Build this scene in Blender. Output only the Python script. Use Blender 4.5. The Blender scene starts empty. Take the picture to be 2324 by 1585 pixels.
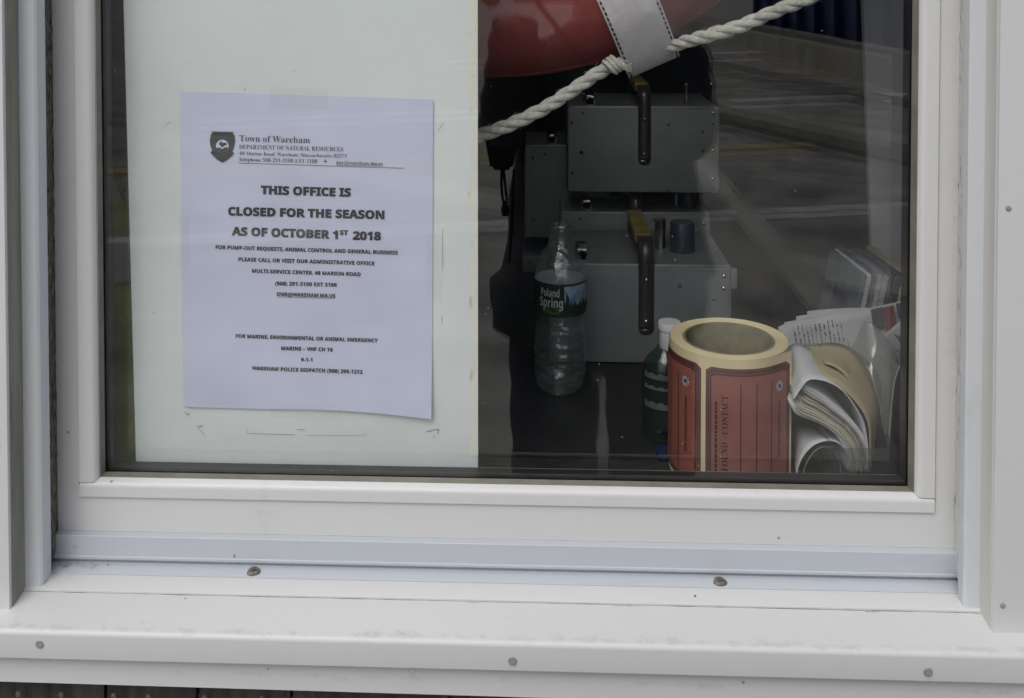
import bpy, bmesh, math, random
from mathutils import Vector, Matrix, noise
R=math.radians; PI=math.pi
random.seed(7)
sc=bpy.context.scene; COL=sc.collection
# ------------------------------------------------------------------ camera, sky, sun, exposure
FPX,PX0,PY0=2230.0,1162.0,4.0          # focal length / optical centre in pixels of a 2324 x 1585 picture
CAM=Vector((0,-0.85,1.55)); YAW,PIT=R(2.06),R(1.4)
cd=bpy.data.cameras.new('camera'); co=bpy.data.objects.new('camera',cd); COL.objects.link(co)
co.location=CAM; co.rotation_euler=(PI/2-PIT,0,YAW)
cd.sensor_width=36; cd.lens=36*FPX/2324; cd.shift_y=-(792.5-PY0)/2324; cd.clip_start=0.02; cd.clip_end=800
sc.camera=co
CR=Matrix.Rotation(YAW,3,'Z')@Matrix.Rotation(PI/2-PIT,3,'X')
w=bpy.data.worlds.new('World'); sc.world=w; w.use_nodes=True
nt=w.node_tree; nt.nodes.clear()
SUN_EL,SUN_AZ=R(52),R(25)              # azimuth measured from the facade normal (-Y) towards -X
sky=nt.nodes.new('ShaderNodeTexSky'); sky.sky_type='NISHITA'; sky.sun_disc=False
sky.sun_elevation=SUN_EL; sky.sun_rotation=R(180)+SUN_AZ; sky.dust_density=4; sky.air_density=1.0
hs=nt.nodes.new('ShaderNodeHueSaturation'); hs.inputs['Saturation'].default_value=0.55
bg=nt.nodes.new('ShaderNodeBackground'); bg.inputs['Strength'].default_value=0.105
ow=nt.nodes.new('ShaderNodeOutputWorld')
nt.links.new(sky.outputs[0],hs.inputs['Color']); nt.links.new(hs.outputs[0],bg.inputs[0]); nt.links.new(bg.outputs[0],ow.inputs[0])
sd=bpy.data.lights.new('sun','SUN'); sd.energy=0.8; sd.angle=R(40); sd.color=(1,.97,.93)
so=bpy.data.objects.new('sun',sd); COL.objects.link(so)
sv=Vector((-math.sin(SUN_AZ)*math.cos(SUN_EL),-math.cos(SUN_AZ)*math.cos(SUN_EL),math.sin(SUN_EL)))
so.rotation_euler=sv.to_track_quat('Z','Y').to_euler(); so.location=(0,-5,6)
sc.view_settings.view_transform='Standard'; sc.view_settings.look='None'
sc.view_settings.exposure=0.14; sc.view_settings.gamma=1
sc.render.engine='CYCLES'; sc.cycles.max_bounces=14; sc.cycles.transparent_max_bounces=24
sc.cycles.glossy_bounces=6; sc.cycles.diffuse_bounces=6; sc.cycles.use_denoising=True

# ------------------------------------------------------------------ helpers
def at(x,y,Y):                          # point at depth Y (metres behind the outer glass) seen at picture position x,y
    d=CR@Vector(((x-PX0)/FPX,-(y-PY0)/FPX,-1)); return CAM+d*((Y-CAM.y)/d.y)
S=2324/2500
def src(x,y,Y): return at(x*S,y*S,Y)
def gnd(x,y,z=0.0):                     # ground point that the (vertical) glass mirrors at picture position x,y
    d=CR@Vector(((x-PX0)/FPX,-(y-PY0)/FPX,-1)); p=CAM+d*((z-CAM.z)/d.z); return Vector((p.x,-p.y,p.z))
def lin(r,g,b):
    f=lambda c:(c/255/12.92 if c/255<=.04045 else ((c/255+.055)/1.055)**2.4)
    return (f(r),f(g),f(b),1)
def tag(o,label=None,cat=None,group=None,kind=None):
    if label:o['label']=label
    if cat:o['category']=cat
    if group:o['group']=group
    if kind:o['kind']=kind
    return o
def empty(name,loc,label,cat,group=None,rz=0):
    o=bpy.data.objects.new(name,None); COL.objects.link(o); o.location=loc; o.rotation_euler=(0,0,rz); o.empty_display_size=.05
    return tag(o,label,cat,group)
def shade(me,ang=35):
    for p in me.polygons:p.use_smooth=True
    bm=bmesh.new(); bm.from_mesh(me)
    for e in bm.edges:
        if len(e.link_faces)==2 and e.calc_face_angle(0)>R(ang): e.smooth=False
    bm.to_mesh(me); bm.free()
class MB:
    def __init__(s): s.b=bmesh.new()
    def quad(s,*ps,m=0):
        f=s.b.faces.new([s.b.verts.new(p) for p in ps]); f.material_index=m; return f
    def box(s,x0,x1,y0,y1,z0,z1,bev=0,mat=None,m=0,seg=2):
        r=bmesh.ops.create_cube(s.b,size=1)['verts']
        for v in r: v.co=Vector(((x0+x1)/2+v.co.x*(x1-x0),(y0+y1)/2+v.co.y*(y1-y0),(z0+z1)/2+v.co.z*(z1-z0)))
        if mat:
            for v in r:v.co=mat@v.co
        fs={f for v in r for f in v.link_faces}
        for f in fs:f.material_index=m
        if bev>0:
            es=list({e for v in r for e in v.link_edges}); bmesh.ops.bevel(s.b,geom=es,offset=bev,segments=seg,profile=.5,affect='EDGES')
        return s
    def prism(s,pts,vec,m=0,cap=True):  # closed outline pts extruded by vec
        a=[s.b.verts.new(p) for p in pts]; c=[s.b.verts.new(Vector(p)+Vector(vec)) for p in pts]; n=len(pts)
        for i in range(n):
            f=s.b.faces.new((a[i],a[(i+1)%n],c[(i+1)%n],c[i])); f.material_index=m
        if cap:
            s.b.faces.new(a[::-1]).material_index=m; s.b.faces.new(c).material_index=m
        return s
    def tube(s,pts,r,n=8,m=0,closed=False,cap=True):
        pts=[Vector(p) for p in pts]; rr=r if isinstance(r,(list,tuple)) else [r]*len(pts); L=len(pts); rings=[]; up=None
        for i in range(L):
            if closed: t=pts[(i+1)%L]-pts[i-1]
            else: t=pts[min(i+1,L-1)]-pts[max(i-1,0)]
            t.normalize()
            if up is None:
                up=t.orthogonal().normalized()
            up=(up-t*up.dot(t)).normalized(); bi=t.cross(up)
            rings.append([s.b.verts.new(pts[i]+(up*math.cos(2*PI*k/n)+bi*math.sin(2*PI*k/n))*rr[i]) for k in range(n)])
        for i in range(L if closed else L-1):
            A=rings[i];B=rings[(i+1)%L]
            for k in range(n):
                s.b.faces.new((A[k],A[(k+1)%n],B[(k+1)%n],B[k])).material_index=m
        if cap and not closed:
            s.b.faces.new(rings[0][::-1]).material_index=m; s.b.faces.new(rings[-1]).material_index=m
        return s
    def lathe(s,prof,c=(0,0,0),n=40,m=0,fn=None,axis='Z'):
        rings=[]
        for (r,z) in prof:
            ring=[]
            for k in range(n):
                a=2*PI*k/n; q=fn(r,z,a) if fn else r
                p=Vector((q*math.cos(a),q*math.sin(a),z))
                if axis=='Y':p=Vector((p.x,p.z,p.y))
                ring.append(s.b.verts.new(Vector(c)+p))
            rings.append(ring)
        for i in range(len(rings)-1):
            for k in range(n):
                s.b.faces.new((rings[i][k],rings[i][(k+1)%n],rings[i+1][(k+1)%n],rings[i+1][k])).material_index=m
        if prof[0][0]>1e-6: s.b.faces.new(rings[0][::-1]).material_index=m
        if prof[-1][0]>1e-6: s.b.faces.new(rings[-1]).material_index=m
        return s
    def grid(s,fn,nu,nv,m=0):
        V=[[s.b.verts.new(fn(i/nu,j/nv)) for j in range(nv+1)] for i in range(nu+1)]
        for i in range(nu):
            for j in range(nv):
                s.b.faces.new((V[i][j],V[i+1][j],V[i+1][j+1],V[i][j+1])).material_index=m
        return s
    def build(s,name,mats,parent=None,smooth=True,ang=35,thick=0,local=True,recalc=True):
        if recalc: bmesh.ops.recalc_face_normals(s.b,faces=s.b.faces)
        me=bpy.data.meshes.new(name); s.b.to_mesh(me); s.b.free()
        if not isinstance(mats,(list,tuple)):mats=[mats]
        for k in mats: me.materials.append(k)
        if smooth: shade(me,ang)
        o=bpy.data.objects.new(name,me); COL.objects.link(o)
        if parent:
            o.parent=parent
            if local: 
                mw=parent_world(parent); o.matrix_parent_inverse=mw.inverted()
        if thick:
            md=o.modifiers.new('s','SOLIDIFY'); md.thickness=thick; md.offset=0
        return o
def parent_world(p):
    m=p.matrix_basis.copy()
    while p.parent:
        m=p.parent.matrix_basis@p.matrix_parent_inverse@m if False else parent_world(p.parent)@p.matrix_parent_inverse@p.matrix_basis; break
    return m
def resample(pts,n):
    pts=[Vector(p) for p in pts]; d=[0]
    for i in range(1,len(pts)): d.append(d[-1]+(pts[i]-pts[i-1]).length)
    out=[];k=0
    for i in range(n):
        t=d[-1]*i/(n-1)
        while k<len(pts)-2 and d[k+1]<t:k+=1
        u=(t-d[k])/max(1e-9,d[k+1]-d[k]); out.append(pts[k].lerp(pts[k+1],min(1,max(0,u))))
    return out
def smooth_path(pts,n,it=2):
    p=[Vector(q) for q in pts]
    for _ in range(it):
        q=[p[0]]
        for a,b in zip(p,p[1:]): q+= [a.lerp(b,.25),a.lerp(b,.75)]
        q.append(p[-1]); p=q
    return resample(p,n)

# ------------------------------------------------------------------ materials
def mat(name,col,rough=.5,metal=0,var=.0,vscale=20,bump=0,bscale=200,spec=.5,col2=None,ramp=(.35,.65),detail=4,stretch=None,coat=0):
    m=bpy.data.materials.new(name); m.use_nodes=True; N=m.node_tree.nodes; L=m.node_tree.links; b=N['Principled BSDF']
    b.inputs['Base Color'].default_value=tuple(col[:3])+(1,); b.inputs['Roughness'].default_value=rough; b.inputs['Metallic'].default_value=metal
    b.inputs['Specular IOR Level'].default_value=spec; b.inputs['Coat Weight'].default_value=coat
    tc=N.new('ShaderNodeTexCoord'); vec=tc.outputs['Object']
    if stretch:
        mp=N.new('ShaderNodeMapping'); mp.inputs['Scale'].default_value=stretch; L.new(vec,mp.inputs[0]); vec=mp.outputs[0]
    if var or col2:
        n=N.new('ShaderNodeTexNoise'); n.inputs['Scale'].default_value=vscale; n.inputs['Detail'].default_value=detail; L.new(vec,n.inputs['Vector'])
        r=N.new('ShaderNodeValToRGB'); r.color_ramp.elements[0].position=ramp[0]; r.color_ramp.elements[1].position=ramp[1]
        c2=col2 if col2 else tuple(c*(1-var) for c in col[:3])
        r.color_ramp.elements[0].color=tuple(c2[:3])+(1,); r.color_ramp.elements[1].color=tuple(col[:3])+(1,)
        L.new(n.outputs['Fac'],r.inputs[0]); L.new(r.outputs[0],b.inputs['Base Color'])
    if bump:
        n2=N.new('ShaderNodeTexNoise'); n2.inputs['Scale'].default_value=bscale; n2.inputs['Detail'].default_value=3; L.new(vec,n2.inputs['Vector'])
        bp=N.new('ShaderNodeBump'); bp.inputs['Strength'].default_value=bump; bp.inputs['Distance'].default_value=.002
        L.new(n2.outputs['Fac'],bp.inputs['Height']); L.new(bp.outputs[0],b.inputs['Normal'])
    return m
def dirty(name,col,dcol,amount=.62,scale=9,rough=.4,stretch=None,speck=True,film=.12):
    """painted metal / vinyl with a faint film of grime, blotches and a few fly specks"""
    m=bpy.data.materials.new(name); m.use_nodes=True; N=m.node_tree.nodes; L=m.node_tree.links; b=N['Principled BSDF']
    b.inputs['Roughness'].default_value=rough
    tc=N.new('ShaderNodeTexCoord'); mp=N.new('ShaderNodeMapping'); mp.inputs['Scale'].default_value=stretch or (1,1,1); L.new(tc.outputs['Object'],mp.inputs[0])
    n=N.new('ShaderNodeTexNoise'); n.inputs['Scale'].default_value=scale; n.inputs['Detail'].default_value=8; n.inputs['Roughness'].default_value=.65; L.new(mp.outputs[0],n.inputs['Vector'])
    r=N.new('ShaderNodeValToRGB'); r.color_ramp.elements[0].position=amount-.12; r.color_ramp.elements[1].position=amount+.16
    r.color_ramp.elements[0].color=(0,0,0,1); r.color_ramp.elements[1].color=(1,1,1,1); L.new(n.outputs['Fac'],r.inputs[0])
    n3=N.new('ShaderNodeTexNoise'); n3.inputs['Scale'].default_value=3.2; n3.inputs['Detail'].default_value=3; L.new(tc.outputs['Object'],n3.inputs['Vector'])
    ad=N.new('ShaderNodeMath'); ad.operation='MULTIPLY_ADD'; ad.inputs[1].default_value=film; L.new(n3.outputs['Fac'],ad.inputs[0]); L.new(r.outputs[0],ad.inputs[2]); 
    mul=N.new('ShaderNodeMath'); mul.operation='MINIMUM'; mul.inputs[1].default_value=1; L.new(ad.outputs[0],mul.inputs[0])
    mx=N.new('ShaderNodeMix'); mx.data_type='RGBA'; mx.inputs[6].default_value=tuple(col[:3])+(1,); mx.inputs[7].default_value=tuple(dcol[:3])+(1,); L.new(mul.outputs[0],mx.inputs[0])
    out=mx.outputs[2]
    if speck:
        v=N.new('ShaderNodeTexVoronoi'); v.inputs['Scale'].default_value=26; L.new(tc.outputs['Object'],v.inputs['Vector'])
        sn=N.new('ShaderNodeSeparateColor'); L.new(v.outputs['Color'],sn.inputs[0])
        lt=N.new('ShaderNodeMath'); lt.operation='LESS_THAN'; lt.inputs[1].default_value=.035; L.new(v.outputs['Distance'],lt.inputs[0])
        l2=N.new('ShaderNodeMath'); l2.operation='LESS_THAN'; l2.inputs[1].default_value=.28; L.new(sn.outputs[0],l2.inputs[0])
        mm=N.new('ShaderNodeMath'); mm.operation='MULTIPLY'; L.new(lt.outputs[0],mm.inputs[0]); L.new(l2.outputs[0],mm.inputs[1])
        m8=N.new('ShaderNodeMath'); m8.operation='MULTIPLY'; m8.inputs[1].default_value=.6; L.new(mm.outputs[0],m8.inputs[0])
        m2=N.new('ShaderNodeMix'); m2.data_type='RGBA'; m2.inputs[7].default_value=(.10,.09,.08,1); L.new(m8.outputs[0],m2.inputs[0]); L.new(out,m2.inputs[6]); out=m2.outputs[2]
    L.new(out,b.inputs['Base Color'])
    n4=N.new('ShaderNodeTexNoise'); n4.inputs['Scale'].default_value=60; n4.inputs['Detail'].default_value=4; L.new(tc.outputs['Object'],n4.inputs['Vector'])
    bp=N.new('ShaderNodeBump'); bp.inputs['Strength'].default_value=.08; bp.inputs['Distance'].default_value=.002; L.new(n4.outputs['Fac'],bp.inputs['Height']); L.new(bp.outputs[0],b.inputs['Normal'])
    return m
def clear(name,tint=(.9,.93,.92),ior=1.5,mult=1.8,rough=0,bump=0,milk=0,milkcol=(.5,.5,.5)):
    m=bpy.data.materials.new(name); m.use_nodes=True; N=m.node_tree.nodes; L=m.node_tree.links; N.remove(N['Principled BSDF']); out=N['Material Output']
    t=N.new('ShaderNodeBsdfTransparent'); t.inputs[0].default_value=tuple(tint)+(1,); g=N.new('ShaderNodeBsdfGlossy'); g.inputs['Roughness'].default_value=rough; g.inputs[0].default_value=(1,1,1,1)
    lw=N.new('ShaderNodeLayerWeight'); lw.inputs['Blend'].default_value=.5     # facing = 1-|cos|, the same from both sides of a thin sheet
    pw=N.new('ShaderNodeMath'); pw.operation='POWER'; pw.inputs[1].default_value=5; L.new(lw.outputs['Facing'],pw.inputs[0])
    f0=((ior-1)/(ior+1))**2; mu=N.new('ShaderNodeMath'); mu.operation='MULTIPLY_ADD'; mu.use_clamp=True; mu.inputs[1].default_value=1-f0*mult; mu.inputs[2].default_value=f0*mult
    f=lw; mx=N.new('ShaderNodeMixShader'); L.new(pw.outputs[0],mu.inputs[0]); L.new(mu.outputs[0],mx.inputs[0])
    a=t.outputs[0]
    if milk:
        d=N.new('ShaderNodeBsdfDiffuse'); d.inputs[0].default_value=tuple(milkcol)+(1,); m0=N.new('ShaderNodeMixShader'); m0.inputs[0].default_value=milk; L.new(t.outputs[0],m0.inputs[1]); L.new(d.outputs[0],m0.inputs[2]); a=m0.outputs[0]
    L.new(a,mx.inputs[1]); L.new(g.outputs[0],mx.inputs[2]); L.new(mx.outputs[0],out.inputs[0])
    if bump:
        tc=N.new('ShaderNodeTexCoord'); n=N.new('ShaderNodeTexNoise'); n.inputs['Scale'].default_value=bump[1]; L.new(tc.outputs['Object'],n.inputs['Vector'])
        bp=N.new('ShaderNodeBump'); bp.inputs['Strength'].default_value=bump[0]; bp.inputs['Distance'].default_value=.01; L.new(n.outputs['Fac'],bp.inputs['Height']); L.new(bp.outputs[0],g.inputs['Normal']); L.new(bp.outputs[0],f.inputs['Normal'])
    return m
M={}
M['vinyl']=dirty('white vinyl',(.655,.665,.67),(.47,.475,.47),.74,14,.35)
M['coil']=dirty('white coil metal',(.63,.66,.69),(.40,.41,.41),.70,7,.38,(1,1,.35))
M['sill']=dirty('white sill metal',(.66,.67,.68),(.44,.445,.44),.80,30,.42,(.5,1.4,1.4),film=.14)
M['alu']=dirty('bluish aluminium',(.515,.55,.60),(.36,.38,.41),.72,12,.4,(.25,1,1))
M['board']=dirty('white trim board',(.66,.67,.68),(.48,.48,.47),.74,8,.45,(1,1,.3))
M['mossy']=dirty('mildewed board edge',(.33,.33,.28),(.15,.155,.12),.50,30,.7,(1,1,.12),speck=False,film=.3)
M['cream']=dirty('cream board edge',(.62,.62,.59),(.44,.44,.41),.70,20,.55,(1,1,.2),speck=False)
M['mildew']=mat('mildewed sealant',(.21,.19,.155),.9,0,0,420,.9,500,col2=(.022,.020,.016),ramp=(.40,.66),detail=10,stretch=(1,1,.30))
M['dirtline']=mat('grimy caulk',(.34,.34,.33),.8,0,0,60,.4,200,col2=(.06,.055,.05),ramp=(.36,.50),detail=9,stretch=(.6,1,1))
M['mildew2']=mat('greyed sealant',(.64,.64,.62),.85,0,0,170,.5,300,col2=(.10,.095,.09),ramp=(.30,.42),detail=9,stretch=(1,1,.4))
M['seam']=mat('dark seam',(.10,.10,.10),.8)
M['gasket']=mat('olive glazing gasket',(.20,.195,.16),.6,0,.25,40,.2,300)
M['spacer']=mat('black spacer',(.012,.013,.014),.45)
M['dust']=mat('pale dust',(.5,.5,.48),.9)
M['glass']=clear('window glass',(.980,.990,.986),1.5,1.75)
M['screw']=mat('screw metal',(.30,.29,.26),.45,.7,.5,300,.6,600)
M['nailpaint']=mat('grey painted nail head',(.30,.31,.33),.5,0,.2,300)
M['shingle']=mat('weathered shingle',(.085,.078,.068),.9,0,0,30,.8,90,col2=(.025,.023,.021),ramp=(.3,.7),detail=8,stretch=(3,3,.25))
M['panel']=mat('pale green white panel',(.80,.845,.845),.55,0,.09,4,.05,60)
M['yellowed']=mat('yellowed panel edge',(.80,.80,.73),.7,0,0,140,.2,200,col2=(.58,.56,.46),ramp=(.26,.40),detail=8,stretch=(1,1,.35))
M['paper']=mat('white paper',(.66,.68,.86),.7,0,.05,14,.25,9)
M['ink']=mat('black ink',(.008,.008,.014),.6)
M['greyink']=mat('grey ink',(.06,.06,.08),.6)
M['tape']=clear('clear tape',(.985,.985,.975),1.45,.2,.35,None,.008,(.6,.6,.58))
M['scuff']=mat('scuff',(.46,.47,.44),.8,0,.6,300)
M['ring']=mat('faded red buoy vinyl',lin(126,58,56),.85,0,.22,9,.25,30,spec=.25)
M['strap']=mat('webbing',(.84,.80,.84),.85,0,.10,60)
M['black']=mat('black thread',(.012,.012,.013),.8)
M['rope']=mat('rope',(.60,.59,.54),.95,0,.28,240,.6,500,stretch=(1,1,1))
M['case']=mat('brushed case metal',(.31,.335,.345),.45,.15,.14,18,.05,300)
M['caseedge']=mat('case edge highlight',(.72,.73,.73),.3,.5,.2,60)  # highlight along the top edge, painted in as a lighter metal colour
M['casedark']=mat('dark bracket steel',(.16,.165,.165),.32,.6,.2,40)
M['chrome']=mat('chrome',(.62,.63,.64),.18,1)
M['yellowgrip']=mat('yellow grip',(.42,.31,.10),.6,0,.3,40)
M['bluecan']=mat('blue grey can',(.10,.12,.155),.35,.3,.2,20)
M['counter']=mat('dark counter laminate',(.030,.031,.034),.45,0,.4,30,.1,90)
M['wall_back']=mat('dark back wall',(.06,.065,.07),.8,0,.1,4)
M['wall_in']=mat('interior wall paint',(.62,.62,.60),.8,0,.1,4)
M['pet']=clear('clear plastic bottle',(.95,.96,.96),1.6,2.8,.03,(.5,55),.06,(.80,.82,.84))
M['water']=clear('water',(.93,.96,.96),1.33,1.4,.02,(.4,60))
M['lab_green']=mat('green bottle label',(.012,.050,.030),.35,0,.3,60)
M['lab_in']=mat('label back',(.78,.79,.82),.5)
M['lab_sky']=mat('label picture sky',(.10,.22,.45),.4,0,0,60,col2=(.42,.50,.55),ramp=(.35,.6))
M['lab_tree']=mat('label picture trees',(.010,.024,.014),.5)
M['lab_text']=mat('label lettering',(.62,.64,.62),.5)
M['lab_hill']=mat('label hill',(.06,.13,.035),.5)
M['capwhite']=mat('white cap',(.66,.67,.70),.4)
M['gel']=clear('green gel bottle',(.50,.60,.56),1.5,1.4,.04,(.2,40),.22,(.06,.095,.085))
M['gelband']=mat('gel label bands',(.12,.16,.14),.5,0,.3,60)
M['rollpaper']=mat('tan backing paper',(.78,.67,.43),.75,0,.10,30,.1,120)
M['core']=mat('cardboard core',(.28,.25,.155),.9,0,.22,70,.3,200)
M['redlabel']=mat('red sticker',(.30,.092,.070),.65,0,.10,25)
M['redlabel_dark']=mat('dark red sticker border',(.15,.045,.036),.65,0,.10,25)
M['lilac']=mat('lilac emblem ring',(.50,.46,.55),.6,0,.5,400)
M['navy']=mat('navy emblem',(.05,.05,.13),.6)
M['newsprint']=mat('newsprint',(.40,.41,.435),.8,0,.10,25,.2,40)
M['newsink']=mat('news ink',(.11,.11,.13),.8)
M['newsred']=mat('news red',(.19,.06,.065),.7,0,.4,40)
M['newsblue']=mat('news blue',(.06,.07,.12),.7,0,.5,30)
M['whitepaper']=mat('white folded paper',(.62,.64,.68),.7,0,.08,12)
M['kraft']=mat('tan envelope',(.50,.43,.28),.75,0,.15,14,.2,30)
M['pages']=mat('stacked page edges',(.46,.44,.38),.8,0,.4,60)
M['creampages']=mat('cream page',(.58,.54,.38),.8,0,.2,40)
M['bag']=clear('clear plastic bag',(.85,.86,.86),1.45,1.5,.08,(.6,20),.22,(.35,.35,.34))
M['tray']=clear('clear plastic tray',(.80,.82,.83),1.5,1.6,.05,None,.06,(.4,.4,.42))
M['foam']=mat('white board',(.42,.43,.47),.8,0,.06,6)
M['hivis']=mat('hi-vis yellow green fabric',(.50,.60,.07),.8,0,.25,20,.4,60)
M['hivisband']=mat('grey reflective band',(.55,.56,.57),.5,.1,.1,80)
M['darkcloth']=mat('dark grey fabric',(.10,.105,.115),.9,0,.3,30,.4,80)
M['asphalt']=mat('asphalt',(.40,.385,.355),.85,0,0,2.4,.9,60,col2=(.16,.155,.145),ramp=(.36,.64),detail=10)
M['roadstrip']=mat('dark tar',(.05,.05,.05),.8,0,.3,6)  # even dark tone for the strips beside kerb and barrier
M['white_line']=mat('white road paint',(.85,.85,.82),.7,0,.45,2.5,detail=10)
M['yellow_line']=mat('yellow road paint',(.62,.47,.18),.7,0,.35,4,detail=10)
M['concrete']=mat('concrete',(.45,.43,.36),.85,0,.30,2.2,.4,30,detail=10)
M['pave']=mat('pale worn concrete',(.55,.54,.50),.85,0,.35,1.3,.4,30,detail=10)
M['bluehull']=mat('dark blue steel',(.03,.05,.20),.4,0,.3,1.5)
M['coat']=mat('dark jacket',(.050,.056,.068),.85,0,.25,12,.5,25)
M['jeans']=mat('dark trousers',(.055,.060,.075),.9,0,.25,12,.4,40)
M['skin']=mat('skin',(.42,.27,.20),.55,0,.06,20)
M['hair']=mat('brown hair',(.05,.035,.025),.7,0,.4,60)
M['blackplastic']=mat('black plastic',(.014,.014,.015),.45)
M['lensglass']=mat('lens glass',(.01,.012,.02),.05)

def text_mesh(b,s,fn,style='plain',off=0.0,m=0,mirror=False):
    """lays text s out with width 0..1 (u) and cap height 1 (v), mapped to space by fn(u,v)"""
    def conv(c):
        if style=='serif':
            if 'A'<=c<='Z':return chr(0x1D400+ord(c)-65)
            if 'a'<=c<='z':return chr(0x1D41A+ord(c)-97)
            if '0'<=c<='9':return chr(0x1D7CE+ord(c)-48)
        if style=='sans':
            if 'A'<=c<='Z':return chr(0x1D5D4+ord(c)-65)
            if 'a'<=c<='z':return chr(0x1D5EE+ord(c)-97)
            if '0'<=c<='9':return chr(0x1D7EC+ord(c)-48)
        return c
    cu=bpy.data.curves.new('text','FONT'); cu.body=''.join(conv(c) for c in s); cu.size=1; cu.offset=off; cu.resolution_u=3
    o=bpy.data.objects.new('text',cu); COL.objects.link(o)
    bpy.context.view_layer.update()
    me=bpy.data.meshes.new_from_object(o.evaluated_get(bpy.context.evaluated_depsgraph_get()))
    bpy.data.objects.remove(o); bpy.data.curves.remove(cu)
    xs=[v.co.x for v in me.vertices]
    if not xs: return
    x0,x1=min(xs),max(xs); cap=.70
    vs=[b.verts.new(fn((v.co.x-x0)/(x1-x0),v.co.y/cap)) for v in me.vertices]
    for p in me.polygons:
        try:
            f=b.faces.new([vs[i] for i in p.vertices]); f.material_index=m
        except ValueError: pass
    bpy.data.meshes.remove(me)

# ------------------------------------------------------------------ setting outside: ground, road, markings, low wall
g=MB(); g.quad((-150,-300,0),(150,-300,0),(150,0.0,0),(-150,0.0,0)); tag(g.build('road',M['asphalt'],smooth=False),kind='structure')
def strip(name,a,b,wd,m,z=.004):
    a=Vector((a.x,a.y,z)); b=Vector((b.x,b.y,z)); d=(b-a).normalized(); a=a-d*6; b=b+d*6; n=Vector((-d.y,d.x,0))*wd/2
    q=MB(); N_=40
    for i in range(N_):
        p0=a.lerp(b,i/N_); p1=a.lerp(b,(i+1)/N_); q.quad(p0-n,p1-n,p1+n,p0+n)
    return tag(q.build(name,m,smooth=False),kind='structure')
strip('road_marking',gnd(1600,487),gnd(2060,466),.14,M['white_line'])
strip('road_marking',gnd(1600,232),gnd(2060,214),.30,M['white_line'])
strip('road_marking',gnd(1640,336),gnd(2050,320),.22,M['yellow_line'])
strip('road_marking',gnd(1640,166),gnd(1970,158),.35,M['yellow_line'])
strip('road_marking',gnd(1640,121),gnd(1800,116),.4,M['white_line'])
strip('road_patch',gnd(1560,540),gnd(2060,640),.5,M['pave'],.003)
strip('dark_strip',gnd(1640,268),gnd(2020,352),.55,M['roadstrip'],.006)  # dark strip along the foot of the kerb
strip('dark_strip',gnd(1700,160),gnd(2060,236),.5,M['roadstrip'],.006)  # dark strip in front of the barrier base
strip('road_patch',gnd(1640,420),gnd(1760,560),.16,M['pave'],.008)
# kerb running across the road in the reflection
def bar(name,a,b,wd,h,m,ext=4):
    d=(b-a); d.z=0; d.normalize(); a=Vector((a.x,a.y,0))-d*ext; b=Vector((b.x,b.y,0))+d*ext; n=Vector((-d.y,d.x,0))
    q=MB(); pr=[a-n*wd/2,a-n*wd*.42+Vector((0,0,h)),a+n*wd*.42+Vector((0,0,h)),a+n*wd/2]; q.prism(pr,b-a); return q.build(name,m)
tag(bar('kerb',gnd(1640,262),gnd(2020,350),.35,.15,M['concrete']),kind='structure')
low=bar('concrete_wall',gnd(1650,90),gnd(2060,205),.4,.52,M['concrete'],6)
tag(low,'low grey concrete barrier wall beside the road, mirrored in the glass','wall')
# small pale plate fixed on the barrier
pa=gnd(1870,160); dd=(gnd(2060,205)-gnd(1650,90)).normalized(); nn=Vector((-dd.y,dd.x,0)); nn=nn if nn.y>0 else -nn
q=MB(); c=Vector((pa.x,pa.y,.27))+nn*.21
q.prism([c-dd*.28+Vector((0,0,-.09)),c+dd*.28+Vector((0,0,-.09)),c+dd*.28+Vector((0,0,.09)),c-dd*.28+Vector((0,0,.09))],nn*.015); q.build('plate',M['pave'],low)
# dark blue skip behind the barrier
sk=empty('skip_container',Vector((gnd(1960,165).x+1.0,gnd(1960,165).y-3.2,0)),'dark blue steel skip standing beyond the low concrete wall, mirrored in the glass','skip',rz=math.atan2(dd.y,dd.x))
q=MB(); L0=4.2
q.prism([(-L0,-1,.15),(-L0,1,.15),(-L0,1.1,2.4),(-L0,-1.1,2.4)],(2*L0,0,0)); 
bodyo=q.build('body',M['bluehull'],sk,local=False)
for i in range(8):
    q=MB(); x=-L0+.4+i*1.12; q.box(x-.05,x+.05,1.02,1.18,.15,2.35,.01); q.build('rib',M['bluehull'],sk,local=False)
for s_ in (-1,1):
    q=MB(); q.box(-L0+.3,L0-.3,s_*.8-.06,s_*.8+.06,0,.15); q.build('skid',M['bluehull'],sk,local=False)

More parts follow.
